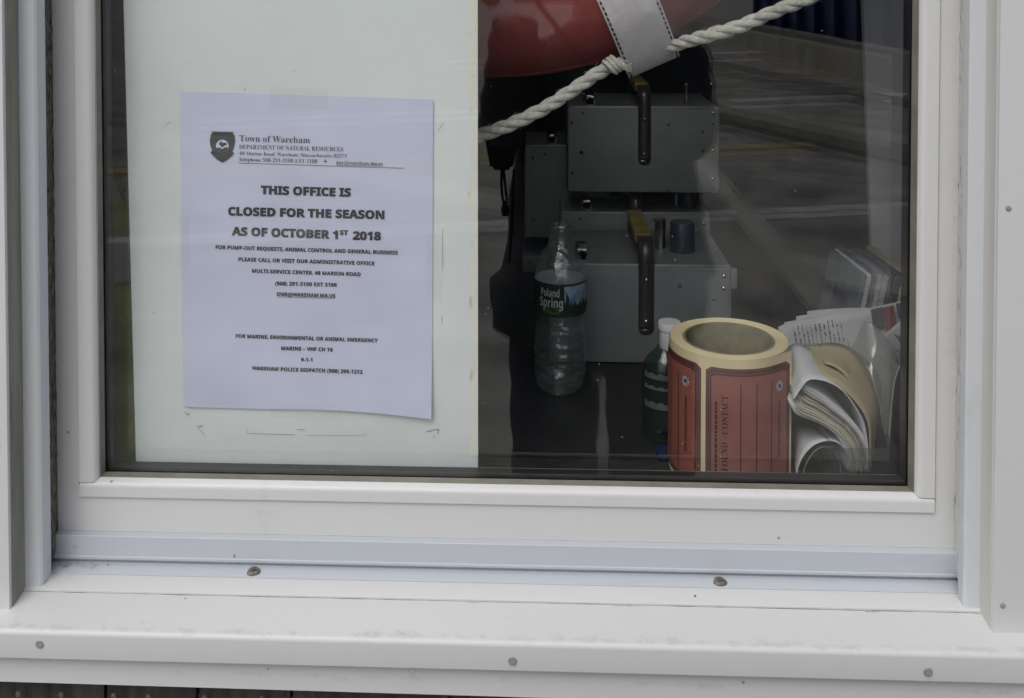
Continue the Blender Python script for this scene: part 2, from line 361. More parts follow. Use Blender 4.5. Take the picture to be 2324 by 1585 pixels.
# ------------------------------------------------------------------ facade
GX0,GX1=-.3918,.3117; GZ0,GZ1=1.1108,2.28          # sight lines of the glass
FX0,FX1,FZ0,FZ1=-.4305,.3466,1.0642,2.335          # vinyl frame
wall=empty('shingle_wall',(-.05,0,0),'dark weathered wood shingle wall around and below the white window','wall')
q=MB()
def wallbox(x0,x1,z0,z1): q.box(x0,x1,-.045,.08,z0,z1)
wallbox(-3,-.46,0,3.2); wallbox(.37,3,0,3.2); wallbox(-.46,.37,0,1.0); wallbox(-.46,.37,2.37,3.2)
q.build('backing',M['wall_in'],wall)
q=MB(); random.seed(3)
z=-.10; row=0
while z<3.1:
    x=-2.4-random.random()*.1
    while x<2.4:
        wdt=random.uniform(.07,.15); x1=x+wdt
        inside=(x1>-.60 and x<.53 and z+.2>.975 and z<2.45)
        if not inside and (abs(x)<1.2):
            dz=random.uniform(-.004,.004); y=-.047
            a=[(x+.0015,y-.004,z+.24),(x+.0015,y-.016,z+dz),(x+.0015,y-.001,z+dz),(x+.0015,y-.0005,z+.24)]
            q.prism(a,(wdt-.003,0,0))
        elif inside and z<.98 and z+.2>.975-.1:
            y=-.047; a=[(x+.0015,y-.004,min(z+.24,.999)),(x+.0015,y-.016,z),(x+.0015,y-.001,z),(x+.0015,y-.0005,min(z+.24,.999))]; q.prism(a,(wdt-.003,0,0))
        x=x1
    z+=.135; row+=1
q.build('shingles',M['shingle'],wall,smooth=False)
nm=None
for i,x in enumerate([45,150,278,362,500,640]):
    p=src(x,1694+i*2.5,-.063)
    q=MB(); q.lathe([(0,-.0012),(.0022,-.001),(.0026,0),(.0020,.0012),(0,.0014)],n=10,axis='Y')
    o=q.build('nail',M['screw'],wall); o.location=p; o.matrix_parent_inverse=parent_world(wall).inverted(); o.rotation_euler=(0,0,PI)

win=empty('window',(-.04,0,1.0),'white vinyl window with dark glazing gasket and notice behind its glass','window')
MV=M['vinyl']
def framepiece(name,x0,x1,y0,y1,z0,z1,m,bev=.0015,parent=None): q=MB(); q.box(x0,x1,y0,y1,z0,z1,bev); return q.build(name,m,parent or win)
# main vinyl frame: four rails
def ringframe(name,x0,x1,z0,z1,ix0,ix1,iz0,iz1,y0,y1,m,parent):
    q=MB(); V=[[q.b.verts.new((x,y,z)) for x,z in R_] for y in (y0,y1) for R_ in ([(x0,z0),(x1,z0),(x1,z1),(x0,z1)],[(ix0,iz0),(ix1,iz0),(ix1,iz1),(ix0,iz1)])]
    for i in range(4):
        j=(i+1)%4
        q.b.faces.new((V[0][i],V[0][j],V[1][j],V[1][i])); q.b.faces.new((V[2][i],V[3][i],V[3][j],V[2][j]))
        q.b.faces.new((V[0][i],V[2][i],V[2][j],V[0][j])); q.b.faces.new((V[1][i],V[1][j],V[3][j],V[3][i]))
    return q.build(name,m,parent,smooth=False)
fr=ringframe('frame',FX0,FX1,FZ0,FZ1,-.4097,.3294,1.0953,2.3090,-.012,.027,MV,win)
q=MB(); q.box(-.455,.372,.0275,.0805,1.02,1.058,.002); q.build('inner_ledge',M['counter'],win)
# thin dark seams between bead and frame
sq=MB(); sq.box(-.4103,.3300,-.0125,-.0118,1.0948,1.0956); sq.box(-.4103,-.4095,-.0126,-.0119,1.0954,2.30); sq.box(.3292,.3300,-.0126,-.0119,1.0954,2.30)
sq.build('seam',M['seam'],fr)
def bead_h(z0,z1,name):   # horizontal bead: rounded top that slopes to the glass
    pr=[(0,-.004,z0),(0,-.0145,z0)]
    for k in range(7):
        a=k/6*PI*.42; pr.append((0,-.0145+.004*(1-math.cos(a)),z1-.0062+.0048*math.sin(a)))
    pr+=[(0,-.0088,z1),(0,-.004,z1)]
    q=MB(); q.prism([(-.4093,p[1],p[2]) for p in pr],(.7383,0,0)); return q.build(name,MV,win,ang=50)
bead_h(1.0957,1.1098,'glazing_bead')
def bead_v(xo,xi,name):
    s_=1 if xi>xo else -1
    pr=[(xo,-.004),(xo,-.0145)]
    for k in range(7):
        a=k/6*PI*.42; pr.append((xi-s_*(.0062-.0048*math.sin(a)),-.0145+.004*(1-math.cos(a))))
    pr+=[(xi,-.0088),(xi,-.004)]
    q=MB(); q.prism([(p[0],p[1],1.1085) for p in pr],(0,0,1.2)); return q.build(name,MV,win,ang=50)
bead_v(-.4093,-.3933,'glazing_bead'); bead_v(.3290,.3131,'glazing_bead')
framepiece('glazing_bead',-.4093,.329,-.0145,-.004,2.286,2.3085,MV)
# olive gasket ring from bead to glass
q=MB()
q.prism([(GX0-.003,-.0095,1.1085),(GX0-.003,-.0095,1.1094),(GX0-.003,-.0008,1.1112),(GX0-.003,-.001,1.1085)],(GX1-GX0+.006,0,0))
q.prism([(-.3960,-.0095,1.1085),(-.3935,-.0095,1.1085),(-.3920,-.001,1.1085),(-.3960,-.001,1.1085)],(0,0,1.18))
q.prism([(.3155,-.0095,1.1085),(.3133,-.0095,1.1085),(.3110,-.001,1.1085),(.3155,-.001,1.1085)],(0,0,1.18))
q.box(GX0,GX1,-.0095,-.001,2.281,2.287)
q.build('gasket',M['gasket'],win,smooth=False)
# black edge spacer between the panes
q=MB()
q.box(GX0-.004,GX1+.004,.0032,.0200,1.100,GZ0-.0006); q.box(GX0-.006,GX0-.0004,.0032,.0200,GZ0,2.29)
q.box(GX1-.0006,GX1+.006,.0032,.0200,GZ0,2.29); q.box(GX0,GX1,.0032,.0200,2.281,2.29)
q.build('spacer',M['spacer'],win,smooth=False)
q=MB(); q.box(GX0-.004,GX1+.004,.0275,.032,1.06,GZ0-.010,.001); q.box(GX0-.02,GX0-.006,.0275,.032,1.11,2.3); q.box(GX1+.006,GX1+.02,.0275,.032,1.11,2.3)
q.build('inner_bead',M['spacer'],win)
q=MB(); q.box(-.06,GX1-.004,.0206,.0212,GZ0-.0022,GZ0-.0008); q.build('sealant_line',M['gasket'],win)
# two panes, the inner one very slightly out of parallel, so that reflections double
q=MB(); q.quad((GX0-.003,.0015,1.104),(GX1+.003,.0015,1.104),(GX1+.003,.0015,2.288),(GX0-.003,.0015,2.288)); q.build('glass_pane',M['glass'],win,smooth=False)
TILT=.0042
def yin(z): return .0215+(z-1.25)*TILT
q=MB(); q.quad((GX0-.003,yin(1.104),1.104),(GX1+.003,yin(1.104)+.0004,1.104),(GX1+.003,yin(2.288)+.0004,2.288),(GX0-.003,yin(2.288),2.288)); q.build('glass_pane',M['glass'],win,smooth=False)
q=MB(); random.seed(44)
for _ in range(260):
    x=random.uniform(GX0+.004,GX1-.004); z=GZ0+.003+abs(random.gauss(0,.22)); r_=random.choice((.00015,.0002,.0002,.0003,.0003,.00045))
    if z<GZ1-.01: q.lathe([(0,-.0002),(r_,0),(0,.0002)],c=(x,.0012,z),n=6,axis='Y')
tag(q.build('dust',M['dust'],win),kind='stuff')
# aluminium drip face with its flange and two screws
q=MB()
q.prism([(FX0-.001,-.010,1.0640),(FX0-.001,-.0192,1.0640),(FX0-.001,-.0197,1.0636),(FX0-.001,-.0195,1.0466),(FX0-.001,-.0206,1.0460),(FX0-.001,-.0206,1.0440),(FX0-.001,-.0190,1.0434),(FX0-.001,-.0165,1.0434),(FX0-.001,-.0165,1.0404),(FX0-.001,-.0230,1.0402),(FX0-.001,-.0236,1.0407),(FX0-.001,-.0335,1.0401),(FX0-.001,-.0345,1.0397),(FX0-.001,-.0345,1.0392),(FX0-.001,-.010,1.0393)],(FX1-FX0+.0005,0,0))
fl=q.build('drip_flashing',M['alu'],win,ang=25)
for sx,sy in ((620,1403),(1758,1433)):
    p=src(sx,sy,-.028); p.z=1.0405
    q=MB(); q.lathe([(.0058,-.0004),(.0056,.0010),(.0042,.0021),(.0022,.0024),(.0014,.0016),(0,.0015)],n=14,fn=lambda r,z,a:r*(1+.06*math.sin(3*a)))
    q.box(-.0035,.0035,-.0004,.0004,.0021,.0026); q.box(-.0004,.0004,-.0035,.0035,.0021,.0027)
    o=q.build('screw',M['screw'],fl); o.location=p; o.matrix_parent_inverse=Matrix.Identity(4); o.matrix_parent_inverse=(parent_world(win)@fl.matrix_parent_inverse).inverted(); o.rotation_euler=(R(4),0,random.random()*3)
# sub sill, sloped sill with front lip, apron
q=MB(); q.prism([(-.62,-.005,1.0391),(-.62,-.036,1.0390),(-.62,-.0525,1.0386),(-.62,-.0545,1.0378),(-.62,-.0545,1.0350),(-.62,-.005,1.0350)],(1.16,0,0)); q.build('sub_sill',M['sill'],win,ang=25)
q=MB(); q.box(-.47,.38,-.0551,-.0535,1.0355,1.0364); q.build('caulk_line',M['dirtline'],win)
q=MB(); pr=[(-.7,-.02,1.0345),(-.7,-.0530,1.0366),(-.7,-.0900,1.0313)]
for k in range(6):
    a=k/5*PI/2; pr.append((-.7,-.0915-.0042*math.sin(a),1.0268+.0042*math.cos(a)))
pr+=[(-.7,-.0936,1.0072),(-.7,-.0926,1.0060),(-.7,-.0900,1.0060),(-.7,-.02,1.0080)]
q.prism(pr,(1.32,0,0)); sill=q.build('sill',M['sill'],win,ang=30)
for sx,sy in ((97,1573),(1251,1614),(2266,1641)):
    p=src(sx,sy,-.0948)
    q=MB(); q.lathe([(0,-.0009),(.0028,-.0009),(.0034,-.0004),(.0035,.0004)],n=16,axis='Y')
    o=q.build('nail',M['nailpaint'],sill); o.location=p; o.matrix_parent_inverse=(parent_world(win)@sill.matrix_parent_inverse).inverted()
q=MB(); q.prism([(-.66,-.045,.9975),(-.66,-.084,.9975),(-.66,-.084,1.0100),(-.66,-.045,1.0100)],(1.25,0,0))
for v in q.b.verts:
    if v.co.z<.999: v.co.z=.9788-.004*v.co.x
q.build('apron',M['sill'],win)
# left and right: brickmould, trim board, mildewed sealant
def casing(sgn,xin,xb,side,gapm):
    X=lambda a:xin+sgn*a          # a metres away from the glass
    q=MB(); q.prism([(X(0),gapm,1.0345),(X(-.0002),-.0500,1.0345),(X(.0016),-.0520,1.0345),(X(.040),-.0520,1.0345),(X(.040),gapm,1.0345)],(0,0,1.37))
    o=q.build('casing',M['coil'],win,ang=25)
    q=MB(); zb=1.0352; y0=-.0745
    q.prism([(xb,-.030,zb),(xb,y0+.002,zb-.0035),(xb+sgn*.0005,y0,zb-.004),(xb+sgn*.115,y0,zb-.004),(xb+sgn*.115,-.030,zb)],(0,0,1.45))
    b=q.build('trim_board',[M['board']],win,ang=25)
    q=MB(); q.prism([(xb-sgn*.0006,-.039,zb+.0008),(xb-sgn*.0006,y0+.003,zb-.0020),(xb+sgn*.001,y0+.003,zb-.0020),(xb+sgn*.001,-.039,zb+.0008)],(0,0,1.44)); q.build('board_edge',side,b)
    return o,b
cl,bl=casing(-1,-.4238,-.4385,M['mossy'],-.036); cr,br=casing(1,.3386,.3513,M['cream'],-.040)
for sx,sy in ((2462,509),(2448,1479)):
    p=src(sx,sy,-.0745); q=MB(); q.lathe([(0,-.0012),(.0014,-.0012),(.0022,-.0004),(.0024,.0004)],n=12,axis='Y')
    o=q.build('nail',M['nailpaint'],br); o.location=p; o.matrix_parent_inverse=(parent_world(win)@br.matrix_parent_inverse).inverted()
def seal(name,x0,y0,x1,y1,zlo,m,amp):
    q=MB()
    def fn(u,v):
        z=zlo+u*1.27; j=amp*noise.noise(Vector((x0*50,z*140,v*3))); k=amp*noise.noise(Vector((9,z*90,v*2)))
        return Vector((x0+(x1-x0)*v+j,y0+(y1-y0)*v-.0012*math.sin(v*PI)+k,z))
    q.grid(fn,420,4); return q.build(name,m,win)
seal('sealant',-.4240,-.0360,-.4297,-.0123,1.050,M['mildew'],.0006)
seal('sealant',.3464,-.0121,.3388,-.0400,1.048,M['mildew2'],.0005)
# fly specks and marks on the sill and flange, as tiny flakes of dirt
for sx,sy,Y,zz in ((1697,1459,-.045,1.0390),(262,1377,-.0225,1.0404),(573,1360,-.0196,None)):
    p=src(sx,sy,Y); 
    if zz: p.z=zz
    q=MB()
    for k in range(5):
        a=random.uniform(-.0008,.0008); b=random.uniform(-.002,.002); r_=random.uniform(.0002,.0006)
        c=p+Vector((a,0 if zz is None else b*.6,b if zz is None else 0)); q.lathe([(0,-.0003),(r_,-.0002),(r_*.8,.0004),(0,.0005)],c=c,n=7,axis='Y' if zz is None else 'Z')
    q.build('dirt_speck',M['seam'],win)

# grime that has gathered along folds and joints
def grime(name,fn,nu,parent,scale=60,cut=.5,soft=.12,col=(.09,.088,.08),stretch=(1,1,1),amt=.75):
    m=bpy.data.materials.new(name); m.use_nodes=True; N=m.node_tree.nodes; L=m.node_tree.links; N.remove(N['Principled BSDF']); out=N['Material Output']
    t=N.new('ShaderNodeBsdfTransparent'); d=N.new('ShaderNodeBsdfDiffuse'); d.inputs[0].default_value=tuple(col)+(1,)
    tc=N.new('ShaderNodeTexCoord'); mp=N.new('ShaderNodeMapping'); mp.inputs['Scale'].default_value=stretch; L.new(tc.outputs['Object'],mp.inputs[0])
    n=N.new('ShaderNodeTexNoise'); n.inputs['Scale'].default_value=scale; n.inputs['Detail'].default_value=9; n.inputs['Roughness'].default_value=.7; L.new(mp.outputs[0],n.inputs['Vector'])
    uv=N.new('ShaderNodeUVMap'); sp_=N.new('ShaderNodeSeparateXYZ'); L.new(uv.outputs[0],sp_.inputs[0])
    pr_=N.new('ShaderNodeMath'); pr_.operation='PINGPONG'; pr_.inputs[1].default_value=.5; L.new(sp_.outputs[1],pr_.inputs[0])   # fades to both long edges of the stain
    ad=N.new('ShaderNodeMath'); ad.operation='MULTIPLY_ADD'; ad.inputs[1].default_value=.5; L.new(pr_.outputs[0],ad.inputs[0]); L.new(n.outputs['Fac'],ad.inputs[2])
    mr=N.new('ShaderNodeMapRange'); mr.inputs[1].default_value=cut+.25-soft+.0; mr.inputs[2].default_value=cut+.25+soft; mr.inputs[4].default_value=amt; L.new(ad.outputs[0],mr.inputs[0])
    mx=N.new('ShaderNodeMixShader'); L.new(mr.outputs[0],mx.inputs[0]); L.new(t.outputs[0],mx.inputs[1]); L.new(d.outputs[0],mx.inputs[2]); L.new(mx.outputs[0],out.inputs[0])
    q=MB(); nv=6; uvl=q.b.loops.layers.uv.new('UVMap'); V=[[q.b.verts.new(fn(i/nu,j/nv)) for j in range(nv+1)] for i in range(nu+1)]
    for i in range(nu):
        for j in range(nv):
            f=q.b.faces.new((V[i][j],V[i+1][j],V[i+1][j+1],V[i][j+1]))
            for l,(a_,b_) in zip(f.loops,((i,j),(i+1,j),(i+1,j+1),(i,j+1))): l[uvl].uv=(a_/nu,b_/nv)
    return q.build(name,m,parent)
def foldfn(u,v):
    x=-.46+.86*u; a=(v*2-1)
    if v<.5:
        t=v*2; return Vector((x,-.0800-.0115*t,1.0330-.0018*t+.00025))
    a=(v-.5)*2*PI/2; return Vector((x,-.0915-.0045*math.sin(a),1.0268+.0045*math.cos(a)+.0002-.003*max(0,a-1.3)))
grime('grime',foldfn,60,sill,110,.60,.16,(.24,.24,.23),(.7,1,1),.22)
grime('grime',lambda u,v:Vector((-.46+.83*u,-.0551-.0010*v-.002*v*v,1.0366-.0005*v+.0001)),60,sill,60,.60,.08,(.05,.048,.045),(.7,1,1),.75)
grime('grime',lambda u,v:Vector((-.43+.776*u,-.0168-.0170*v,1.0408-.0010*v+.0002)),60,fl,120,.66,.12,(.26,.26,.26),(.4,1,1),.35)
grime('grime',lambda u,v:Vector((-.4300+.045*u,-.0168-.0174*v,1.0409-.0010*v+.0002)),10,fl,160,.56,.16,(.14,.135,.13),(1,1,1),.45)
grime('grime',lambda u,v:Vector((-.4300+.026*u*(1-.3*v),-.0199,1.0468+.015*v)),10,fl,260,.60,.07,(.10,.10,.09),(.5,1,1),.7)
grime('grime',lambda u,v:Vector((-.3905+.70*u,-.0098-.0030*v,1.1101-.0010*v)),60,win,200,.66,.1,(.30,.28,.22),(.4,1,1),.4)
grime('grime',lambda u,v:Vector((-.4302+.011*v,-.0124,1.066+.9*u)),60,win,300,.68,.10,(.18,.17,.16),(1,1,.3),.5)
grime('grime',lambda u,v:Vector((.3464-.006*v,-.0124,1.066+.9*u)),60,win,300,.64,.08,(.2,.19,.18),(1,1,.3),.5)
grime('grime',lambda u,v:Vector((-.4386-.018*v,-.0748,1.036+.25*u)),16,bl,90,.64,.14,(.3,.3,.29),(1,1,.6),.3)
grime('grime',lambda u,v:Vector((-.47+.86*u,-.0845,1.0035-.022*v)),50,win,50,.66,.14,(.3,.3,.28),(.9,1,1.2),.25)
grime('grime',lambda u,v:Vector((-.43+.80*u,-.0568-.030*v,1.03606-.00424*v+.0002)),50,sill,110,.70,.10,(.34,.345,.34),(1,.5,1),.3)
for sx,sy in ((1023,1570),(1006,1637)):
    p=src(sx,sy,-.0925 if sy<1600 else -.0961)
    q=MB()
    for k in range(9):
        a=k*.62+.3; c=p+Vector((.0030*math.cos(a),-.0006,.0022*math.sin(a))); q.lathe([(0,-.0003),(.0005,0),(0,.0003)],c=c,n=6,axis='Y')
    q.build('dirt_speck',M['scuff'],sill)

# ------------------------------------------------------------------ room behind the glass
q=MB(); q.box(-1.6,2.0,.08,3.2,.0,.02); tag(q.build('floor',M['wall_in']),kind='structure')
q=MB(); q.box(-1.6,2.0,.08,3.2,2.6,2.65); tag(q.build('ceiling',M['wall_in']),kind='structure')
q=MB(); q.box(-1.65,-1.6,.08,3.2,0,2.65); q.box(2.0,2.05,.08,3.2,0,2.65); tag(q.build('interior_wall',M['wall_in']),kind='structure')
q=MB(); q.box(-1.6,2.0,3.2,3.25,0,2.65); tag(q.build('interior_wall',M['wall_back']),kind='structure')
ct=empty('counter',(.1,.6,0),'dark counter behind the glass carrying the cases, bottles and papers','counter')
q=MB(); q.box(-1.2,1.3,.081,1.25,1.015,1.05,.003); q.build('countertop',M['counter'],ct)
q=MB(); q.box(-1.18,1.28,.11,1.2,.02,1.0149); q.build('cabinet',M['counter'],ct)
ZC=1.05

# white panel and notice
PY=.030
pc=[at(279,-60,PY),at(1083,-60,PY),at(1084.5,1082,PY),at(309,1060,PY)]
pc[0].z=pc[1].z=2.25; pc[0].x=pc[3].x+(pc[0].x-pc[3].x)*2.6
pan=empty('panel',(-.22,PY,1.11),'pale greenish white panel behind left half of window glass','panel')
q=MB(); q.prism(pc,(0,.006,0)); q.build('board',M['panel'],pan,smooth=False)
q=MB(); N_=90
def ye(u,v):
    z=1.1155+u*.78; e=.0075+.0030*noise.noise(Vector((3,z*30,0)))+.0012*noise.noise(Vector((7,z*130,0)))
    if z>1.46:e+=.002
    return Vector((pc[2].x+.0002-(1-v)*e,PY-.0006,z))
q.grid(ye,N_,2); q.build('yellowed_edge',M['yellowed'],pan)
def panel_mark(pts,wd,name='scuff_mark'):
    q=MB()
    for a,b in zip(pts,pts[1:]):
        A=src(a[0],a[1],PY-.0007);B=src(b[0],b[1],PY-.0007); d=(B-A).normalized(); n=Vector((-d.z,0,d.x))*wd; q.quad(A-n,B-n,B+n,A+n)
    q.build(name,M['scuff'],pan,smooth=False)
panel_mark([(602,1047),(604,1058),(650,1060),(720,1062)],.00022); panel_mark([(750,1063),(820,1064),(892,1063),(893,1054)],.00015)
panel_mark([(480,1041),(495,1040),(483,1043),(500,1064)],.0002); panel_mark([(1040,1055),(1060,1050),(1072,1048),(1068,1060)],.0004); panel_mark([(1058,1062),(1062,1070)],.0003)
panel_mark([(450,1006),(458,1014),(461,1010)],.0003); panel_mark([(402,310),(415,298)],.0002); panel_mark([(724,1049),(744,1050)],.0003)
panel_mark([(717,174),(719,176)],.0006); panel_mark([(596,218),(599,220)],.0006)
panel_mark([(1070,320),(1083,300)],.0002); panel_mark([(1080,560),(1081,660)],.0002); panel_mark([(1079,770),(1079,790)],.0002); panel_mark([(374,762),(376,764)],.0006)

NY=.0286
def paperY(p):                           # gentle buckle of the sheet, lower corner lifting off the board
    u=(p.x+.355)/.22; v=(p.z-1.17)/.28
    y=NY-.0006*math.sin(u*5)*math.sin(v*4+1)
    lift=max(0,1-v*5.5)*max(0,(u-.3))*.0038+max(0,1-v*8)*max(0,.25-u)*.004
    return y-lift
note=empty('notice',(-.24,NY,1.16),'white printed paper notice about season closure taped on the pale panel','notice')
TL,TR,BR_,BL_=[at(*p,NY) for p in ((408,208),(983,226),(980,946),(417,921))]
q=MB()
def pf(u,v):
    a=BL_.lerp(BR_,u); a=a+Vector((0,0,.0012*math.sin(u*PI*2+3.6)+.0016*math.sin(u*PI)))
    b=TL.lerp(TR,u); p=a.lerp(b,v); p.y=paperY(p); return p
q.grid(pf,40,50); q.build('sheet',M['paper'],note,ang=80)
def ontext(b,s,p0,p1,cap,style,off,m=0,org=(400,200),k=700/2134):
    A=src(org[0]+p0[0]*k,org[1]+p0[1]*k,NY); B=src(org[0]+p1[0]*k,org[1]+p1[1]*k,NY); e=B-A; up=Vector((-e.z,0,e.x)).normalized(); h=cap*k*S/2600.
    def fn(u,v):
        p=A+e*u+up*(v*h); p.y=paperY(p)-.0005; return p
    text_mesh(b,s,fn,style,off,m)
def rule(b,p0,p1,t,m=0,org=(400,200),k=700/2134):
    A=src(org[0]+p0[0]*k,org[1]+p0[1]*k,NY); B=src(org[0]+p1[0]*k,org[1]+p1[1]*k,NY); h=t*k*S/2600.
    n=12
    for i in range(n):
        a=A.lerp(B,i/n); c=A.lerp(B,(i+1)/n); ps=[a,c,c+Vector((0,0,h)),a+Vector((0,0,h))]
        for p in ps:p.y=paperY(p)-.0005
        b.faces.new([b.verts.new(p) for p in ps]).material_index=m
q=MB(); b=q.b; O3=(400,580)
SF,BK=-.006,.022
ontext(b,'Town of Wareham',(562,443),(1088,457),50,'serif',SF,1)
ontext(b,'DEPARTMENT OF NATURAL RESOURCES',(560,499),(1336,518),34,'serif',SF,1)
ontext(b,'48 Marion Road, Wareham, Massachusetts 02571',(560,545),(1364,566),28,'serif',SF,1)
ontext(b,'Telephone 508-291-3100 EXT 3180',(557,591),(1143,605),29,'serif',SF,1)
ontext(b,'dnr@wareham.ma.us',(1282,612),(1632,620),28,'serif',SF,1); rule(b,(1282,620),(1632,626),3,1)
rule(b,(555,607),(1788,644),4,1)
for a,c in (((1203,572),(1203,612)),):
    ctr=src(400+1203*700/2134,200+592*700/2134,NY)
    ps=[]
    for i in range(8):
        r_=.0024 if i%2==0 else .0006; p=ctr+Vector((r_*math.cos(i*PI/4),0,r_*math.sin(i*PI/4))); p.y=paperY(p)-.0005; ps.append(b.verts.new(p))
    b.faces.new(ps)
q.build('letterhead',[M['ink'],M['greyink']],note,smooth=False,recalc=False); q=MB(); b=q.b
for s,p0,p1,cap in (('THIS OFFICE IS',(722,834),(1394,853),58),('CLOSED FOR THE SEASON',(478,992),(1643,1020),58),('AS OF OCTOBER 1',(505,1140),(1297,1168),58),('ST',(1310,1138),(1372,1140),33),('2018',(1405,1173),(1617,1178),58)):
    ontext(b,s,p0,p1,cap*1.04,'sans',.040)
for s,p0,p1 in (('FOR PUMP-OUT REQUESTS, ANIMAL CONTROL AND GENERAL BUSINESS',(387,1243),(1742,1286)),('PLEASE CALL OR VISIT OUR ADMINISTRATIVE OFFICE',(556,1333),(1567,1366)),('MULTI-SERVICE CENTER, 48 MARION ROAD',(657,1419),(1465,1447)),('(508) 291-3100 EXT 3186',(830,1513),(1288,1525))):
    ontext(b,s,p0,p1,28,'sans',BK)
ontext(b,'DNR@WAREHAM.MA.US',(843,434),(1277,448),28,'sans',BK,org=O3); rule(b,(843,443),(1277,455),3,0,O3)
q.build('printing',[M['ink'],M['greyink']],note,smooth=False,recalc=False); q=MB(); b=q.b
for s,p0,p1 in (('FOR MARINE, ENVIRONMENTAL OR ANIMAL EMERGENCY',(538,744),(1593,782)),('MARINE \u2013 VHF CH 16',(875,836),(1257,848)),('9-1-1',(1022,920),(1108,922)),('WAREHAM POLICE DISPATCH (508) 295-1212',(658,983),(1481,1012))):
    ontext(b,s,p0,p1,28,'sans',BK,org=O3)
q.build('emergency_text',[M['ink'],M['greyink']],note,smooth=False,recalc=False)
# shield emblem printed at the head of the sheet
q=MB(); b=q.b
def ep(x,y,l=0):
    p=src(490+x*.13339,300+y*.13339,NY); p.y=paperY(p)-.0005-.00012*l; return p
def poly(pts,l,m): 
    f=b.faces.new([b.verts.new(ep(x,y,l)) for x,y in pts]); f.material_index=m
shield=[(195,160),(603,168),(588,205),(622,222),(632,340),(612,440),(582,530),(615,562),(560,625),(480,690),(400,735),(310,685),(230,615),(175,545),(207,515),(175,420),(163,330),(185,205),(210,198)]
poly(shield,0,1); poly([(398+(x-398)*.90,440+(y-440)*.93) for x,y in shield],1,0)
circ=lambda r,cx=398,cy=425,n=28:[(cx+r*math.cos(i*2*PI/n),cy+r*math.sin(i*2*PI/n)) for i in range(n)]
poly(circ(158),2,1); poly(circ(150),3,0); poly(circ(116),4,2)
poly([(320,382),(350,374),(372,330),(402,368),(440,362),(496,382),(462,410),(425,432),(400,452),(384,440),(356,408)],5,0)
poly([(286,452),(330,462),(352,440),(372,470),(400,478),(430,462),(470,440),(500,455),(505,470),(470,515),(430,536),(398,541),(360,535),(310,500)],5,0)
def eft(s,x0,y0,x1,y1,h,l,arc=0):
    def fn(u,v): 
        return ep(x0+(x1-x0)*u,y0+(y1-y0)*u-v*h+arc*(2*u-1)**2,l)
    text_mesh(b,s,fn,'sans',0,1)
eft('WAREHAM',210,275,590,280,46,5,28); eft('NATURAL',300,588,490,590,20,5); eft('RESOURCES',272,626,518,628,22,5)
q.build('emblem',[M['ink'],M['greyink'],M['paper']],note,smooth=False,recalc=False)
for x0,y0,x1,y1,l in ((612,199,745,248,.2),(404,490,431,608,.2),(967,530,1004,681,.2),(614,914,779,949,.2)):
    q=MB(); A=at(x0,y0,NY);B=at(x1,y1,NY)
    def tf(u,v):
        p=Vector((A.x+(B.x-A.x)*u+.0004*math.sin(v*9),0,A.z+(B.z-A.z)*v-.006*u*(B.x-A.x)*3)); p.y=paperY(p)-.0008; return p
    q.grid(tf,8,8); q.build('tape',M['tape'],note)

# ------------------------------------------------------------------ hi-vis jacket hanging left of the panel
jk=empty('jacket',(-.42,.16,1.05),'yellow green hi-vis jacket with grey reflective band hanging left of panel','jacket')
q=MB()
def jf(zlo,zhi,off=0,xr=(-.62,-.33)):
    def fn(u,v):
        x=xr[0]+(xr[1]-xr[0])*u; z=zlo+(zhi-zlo)*v
        return Vector((x,.072-off+.012*math.sin(x*46+z*2)+.006*math.sin(x*120+z*9)+.004*math.sin(z*33),z))
    return fn
q.grid(jf(1.06,1.39),60,40); q.build('body',M['hivis'],jk,thick=.003)
q=MB()
def jtop(u,v):
    x=-.62+.29*u; lo=1.385+.055*abs(math.sin((x+.405)*60))-.055 ; z=lo+(1.95-lo)*v
    return Vector((x,.066+.012*math.sin(x*46+z*2)+.004*math.sin(z*20),z))
q.grid(jtop,60,30); q.build('hood',M['darkcloth'],jk,thick=.003)
q=MB(); q.grid(jf(1.256,1.302,.004),60,8); q.build('reflective_band',M['hivisband'],jk,thick=.002)

# ------------------------------------------------------------------ lifebuoy with strap and rope
LC=at(1120,-668,.15); RO,rt=.3775,.056; RC=RO-rt
lb=empty('lifebuoy',LC,'faded red ring lifebuoy with white webbing strap and grab rope behind glass','lifebuoy')
q=MB()
def tor(a,t,r=rt,e=0): 
    rr=RC+(r)*math.cos(t); return LC+Vector((rr*math.sin(a),-(r*.96)*math.sin(t),-rr*math.cos(a)))
NA,NT=120,28
V=[[q.b.verts.new(tor(2*PI*i/NA,2*PI*j/NT)) for j in range(NT)] for i in range(NA)]
for i in range(NA):
    for j in range(NT): q.b.faces.new((V[i][j],V[(i+1)%NA][j],V[(i+1)%NA][(j+1)%NT],V[i][(j+1)%NT]))
ring=q.build('ring',M['ring'],lb,ang=80)
q=MB(); q.tube([tor(2*PI*i/NA,R(24),rt+.0004) for i in range(NA)],.0011,6,closed=True); q.build('seam',M['ring'],ring)
SA=math.atan2(1448-1120,668+70)   # strap angle on the ring
def strap_pt(t,wv,lift=0):
    # closed band around the tube, standing off at the outer rim to hold the rope
    r=rt+.0025+lift+.020*max(0,math.cos(t))**6
    c=tor(SA,t,r); tang=Vector((math.cos(SA),0,math.sin(SA))); return c+tang*wv
SWD=.0275
q=MB(); NS=64
for lay in (0,):
    q.grid(lambda u,v:strap_pt(2*PI*u,(v*2-1)*SWD),NS,10)
m_=M['strap']; N=m_.node_tree.nodes; L=m_.node_tree.links; bs=N['Principled BSDF']
wv=N.new('ShaderNodeTexWave'); wv.inputs['Scale'].default_value=260; wv.bands_direction='DIAGONAL'; wv.inputs['Distortion'].default_value=1.2
